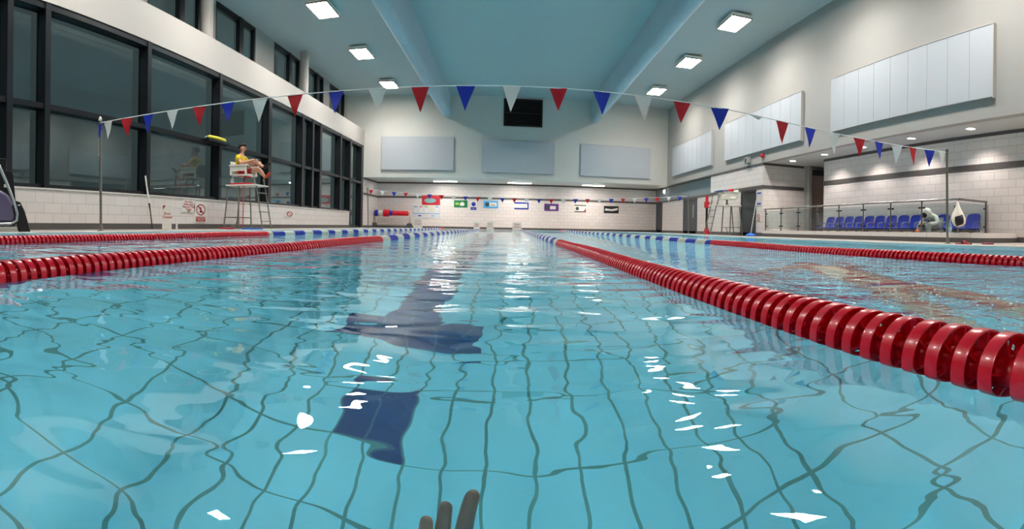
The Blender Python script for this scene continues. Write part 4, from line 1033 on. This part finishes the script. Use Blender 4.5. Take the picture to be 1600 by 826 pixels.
# white bag hanging on the balustrade
r = empty('drawstring_bag', (XR+.045, 6.80, 0), 0, 'white drawstring bag with black patch hanging from the balustrade corner', 'bag')
b = MB()
rings = [(.015, .86), (.03, .80), (.075, .70), (.125, .60), (.165, .50), (.16, .41), (.11, .35), (.03, .32)]
vs = []; n = 20
for i, (rad, z) in enumerate(rings):
    for k in range(n):
        a = 2*pi*k/n; q = rad*(1+.12*sin(3*a+i*.9)*(i > 1)+.05*sin(7*a)); vs.append((q*.66*cos(a) - .0, q*sin(a) - .05*(.86-z), z))
fs = [(i*n+k, i*n+(k+1) % n, (i+1)*n+(k+1) % n, (i+1)*n+k) for i in range(len(rings)-1) for k in range(n)] + [tuple(range(n-1,-1,-1)), tuple((len(rings)-1)*n+k for k in range(n))]
b.add(vs, fs); o = b.build('bag_body', mat('bag_cloth', (222, 214, 202), .85, bump=.004, bscale=30), r, smooth='all'); o.location.x = -.12
b = MB(); 
def bp_(a, z):
    for (r0, z0), (r1, z1) in zip(rings, rings[1:]):
        if z1 <= z <= z0: q = r0+(r1-r0)*(z0-z)/(z0-z1); break
    return Vector((q*.70*cos(a)*1.03-.004, q*sin(a)*1.03-.05*(.86-z), z))
vs = []; A0, A1 = R(185), R(262)
for i in range(7):
    for j in range(7):
        a = A0+(A1-A0)*j/6; z = .58-.2*i/6 - .05*(1-j/6); vs.append(bp_(a, z)+Vector((-.012, -.006, 0)))
b.add(vs, [(i*7+j, i*7+j+1, i*7+j+8, i*7+j+7) for i in range(6) for j in range(6)]); o = b.build('black_patch', M_black, r, smooth='all'); o.location.x = -.12
b = MB(); b.tube([(-.11, 0, .86), (-.06, .02, .925), (.03, .06, .93), (-.02, .08, .90), (-.11, .01, .85)], .007, 6); b.build('drawcord', M_black, r)
bottle((XR+.13, 7.18, PZ), 'clear blue water bottle on the plinth beside the hanging bag', mat('bottle_blue', (150, 180, 216), .15), .27, .042)
o = MB().lathe([(.001, 0), (.03, .01), (.038, .035), (.03, .06), (.001, .07)], 16).build('ball', mat('orange_ball', (226, 110, 60), .6), smooth='all'); o.location = (XR+.035, 8.07, PZ); tag(o, 'small orange ball on the plinth below the hooded person', 'ball')
# footwear on the deck
def flipflop(x, y, rz, m, label):
    r = empty('sandal', (x, y, .001), rz, label, 'sandal', 'sandals on the gallery side deck')
    b = MB(); b.prism([(-.13,-.035),(-.05,-.03),(.05,-.045),(.12,-.035),(.14,0),(.12,.035),(.05,.045),(-.05,.03),(-.13,.035),(-.145,0)], 0, .022); b.build('sole', m, r, bevel=.004)
    b = MB(); b.tube([(-.01,-.038,.02),(.02,-.03,.05),(.03,0,.062),(.02,.03,.05),(-.01,.038,.02)], .012, 8); b.build('strap', M_black if m is not M_black else M_posterred, r, smooth=True)
flipflop(6.85, onX(1509, 6.85)+.02, 1.9, M_posterred, 'red sandal with black strap on deck by the flag pole'); flipflop(7.0, onX(1519, 7.0)+.1, 1.5, M_black, 'black sandal with red strap on deck beside the red sandal')
o = board('kickboard', (7.35, onX(1546, 7.35), .001), 1.0, mat('pink_foam', (150, 70, 92), .7), 'small dull pink float on deck past the sandals', .26, .16, .03)

# ------------------------------------------------------------------ swimmer in the gallery side lane
def swimmer():
    r = empty('person', (1.3, 1.33, 0), 0, 'person swimming face down beyond the large right lane rope', 'person')
    # spine direction from feet (near) to head (far)
    pts = {'feet': Vector((1.10, .62, -.10)), 'hip': Vector((1.31, 1.40, -.085)), 'chest': Vector((1.55, 2.06, -.085)), 'sh': Vector((1.62, 2.32, -.065)), 'head': Vector((1.72, 2.64, -.11))}
    o0 = Vector((1.3, 1.33, 0)); f = (pts['head']-pts['hip']).normalized(); s = Vector((f.y, -f.x, 0)).normalized()
    def P(v): return v - o0
    H = P(pts['hip']); Ch = P(pts['chest']); Sh = P(pts['sh']); Hd = P(pts['head'])
    S = [(H, (.15,.095)), (H+f*.2+Vector((0,0,-.005)), (.13,.085)), (Ch, (.155,.10)), (Sh, (.15,.085)), (Sh+f*.13+Vector((0,0,-.03)), .058), (Hd+Vector((0,0,-.01)), (.085,.095)), (Hd+f*.1+Vector((0,0,-.02)), (.07,.08)),
         (Sh+s*.19, .062), (Sh+s*.30+f*.22+Vector((0,0,-.10)), .045), (Sh+s*.27+f*.46+Vector((0,0,-.14)), .033),
         (Sh-s*.19, .062), (Sh-s*.34-f*.05+Vector((0,0,-.18)), .045), (Sh-s*.30-f*.02+Vector((0,0,-.40)), .033),
         (H+s*.09-f*.06, (.088,.085)), (H+s*.10-f*.42+Vector((-.0,0,.01)), (.062,.062)), (H+s*.09-f*.80+Vector((-.06,0,0)), (.04,.04)), (H+s*.09-f*.95+Vector((-.1,0,-.03)), .028),
         (H-s*.09-f*.06, (.088,.085)), (H-s*.10-f*.42+Vector((-.0,0,-.05)), (.062,.062)), (H-s*.09-f*.80+Vector((-.06,0,-.12)), (.04,.04)), (H-s*.09-f*.95+Vector((-.1,0,-.16)), .028)]
    E = [(0,1),(1,2),(2,3),(3,4),(4,5),(5,6),(3,7),(7,8),(8,9),(3,10),(10,11),(11,12),(0,13),(13,14),(14,15),(15,16),(0,17),(17,18),(18,19),(19,20)]
    skin_fig('body', S, E, M_skin_wet, r, 0, 2)
    m = bpy.data.materials.new('patterned_swimwear'); m.use_nodes = True; nt = m.node_tree
    v = nt.nodes.new('ShaderNodeTexNoise'); v.inputs['Scale'].default_value = 14; tc = nt.nodes.new('ShaderNodeTexCoord'); nt.links.new(tc.outputs['Object'], v.inputs['Vector'])
    cr = nt.nodes.new('ShaderNodeValToRGB'); cr.color_ramp.interpolation = 'CONSTANT'; cr.color_ramp.elements[0].color = lin((60, 90, 170)); cr.color_ramp.elements[0].position = 0; cr.color_ramp.elements[1].color = lin((214, 84, 110)); cr.color_ramp.elements[1].position = .44
    e = cr.color_ramp.elements.new(.56); e.color = lin((216, 150, 130)); nt.links.new(v.outputs['Fac'], cr.inputs[0]); nt.links.new(cr.outputs[0], nt.nodes['Principled BSDF'].inputs['Base Color'])
    skin_fig('swimwear', [(H+f*.1+Vector((0,0,.0)), (.146,.098)), (H+Vector((0,0,.002)), (.158,.104)), (H+s*.085-f*.08, (.095,.094)), (H-s*.085-f*.08, (.095,.094))], [(0,1),(1,2),(1,3)], m, r, 1)
    for sg, base, dr in ((1, Sh+s*.27+f*.46+Vector((0,0,-.14)), f), (-1, Sh-s*.30-f*.02+Vector((0,0,-.40)), Vector((0,0,-1)))):
        q = s; nodes = [(base, (.03,.015)), (base+dr*.07, (.04,.015))]; ed = [(0,1)]
        for k, l in enumerate((.06,.075,.07,.055)):
            a = base+dr*.09+q*(-.03+.02*k); i = len(nodes); nodes += [(a, .009), (a+dr*l*.5, .0085), (a+dr*l, .007)]; ed += [(1,i),(i,i+1),(i+1,i+2)]
        i = len(nodes); nodes += [(base+dr*.03-q*.04*sg, .01), (base+dr*.07-q*.065*sg, .008)]; ed += [(0,i),(i,i+1)]
        skin_fig('hand', nodes, ed, M_skin_wet, r, 1, 1)
    skin_fig('hair', [(Hd+Vector((0,0,.015))-f*.02, (.095,.095)), (Hd+f*.09+Vector((0,0,.005)), (.078,.085))], [(0,1)], mat('brown_hair', (92, 62, 48), .6), r)
swimmer()
sp_ = MB(); rnd = random.Random(4)
for i in range(170):
    t = rnd.random(); q = rnd.random()
    if q < .45: x, y = 1.12+rnd.gauss(0, .12), .72+rnd.gauss(0, .16)
    elif q < .8: x, y = 1.66+rnd.gauss(0, .12), 2.3+rnd.gauss(0, .1)
    else: x, y = 1.28+.35*t+rnd.gauss(0, .08), 1.1+1.1*t+rnd.gauss(0, .05)
    if x < .66: continue
    rr = .001+.0025*rnd.random()**2; z = .001+abs(rnd.gauss(0, .02))
    sp_.lathe([(.0003, -rr), (rr*.8, -rr*.5), (rr, 0), (rr*.8, rr*.5), (.0003, rr)], 6, Matrix.Translation((x, y, z)) @ Matrix.Diagonal((1.5, 1.5, 1, 1)))
o = sp_.build('splash_droplets', mat('white_spray', (250, 252, 252), .6), smooth='all'); tag(o, 'white splash droplets thrown up round the swimmer', 'splash'); o['kind'] = 'stuff'

# submerged hand of the person holding the camera
def under_hand():
    r = empty('person', (-.070, .497, -.3), 0, 'submerged hand and forearm of a person at the bottom edge of the water', 'person')
    V = Vector
    nodes = [((-.05,-.32,-.22), .035), ((-.035,-.2,-.17), .032), ((-.02,-.11,-.12), (.034,.02)), ((-.008,-.045,-.055), (.04,.018))]
    nodes = [(V(a), b) for a, b in nodes]; ed = [(0,1),(1,2),(2,3)]
    fs = [((-.030,-.040,-.03), (-.028,-.01,.02), (-.026,.01,.052), .0085), ((-.014,-.028,-.025), (-.010,.005,.038), (-.008,.027,.075), .0092), ((.001,-.018,-.02), (.008,.02,.05), (.012,.042,.09), .0095), ((.017,-.010,-.02), (.031,.035,.05), (.042,.062,.096), .0108)]
    for a, b, c, q in fs:
        i = len(nodes); nodes += [(V(a), q*1.1), (V(b), q), (V(c), q*.85)]; ed += [(3,i),(i,i+1),(i+1,i+2)]
    i = len(nodes); nodes += [(V((.02,-.09,-.09)), .0125), (V((.06,-.05,-.06)), .0105), (V((.08,-.02,-.04)), .009)]; ed += [(2,i),(i,i+1),(i+1,i+2)]
    skin_fig('hand', nodes, ed, mat('hand_skin', (176, 132, 112), .5), r, 3, 2)
under_hand()

# ------------------------------------------------------------------ render settings the script may set
sc = bpy.context.scene
sc.view_settings.view_transform = 'Standard'; sc.view_settings.look = 'None'; sc.view_settings.gamma = 1; sc.view_settings.use_curve_mapping = False
sc.view_settings.exposure = 0.09
sc.cycles.max_bounces = 14; sc.cycles.diffuse_bounces = 6; sc.cycles.glossy_bounces = 6; sc.cycles.transmission_bounces = 10; sc.cycles.transparent_max_bounces = 12
sc.cycles.sample_clamp_indirect = 0; sc.cycles.blur_glossy = .3
sc.cycles.caustics_refractive = True; sc.cycles.caustics_reflective = True
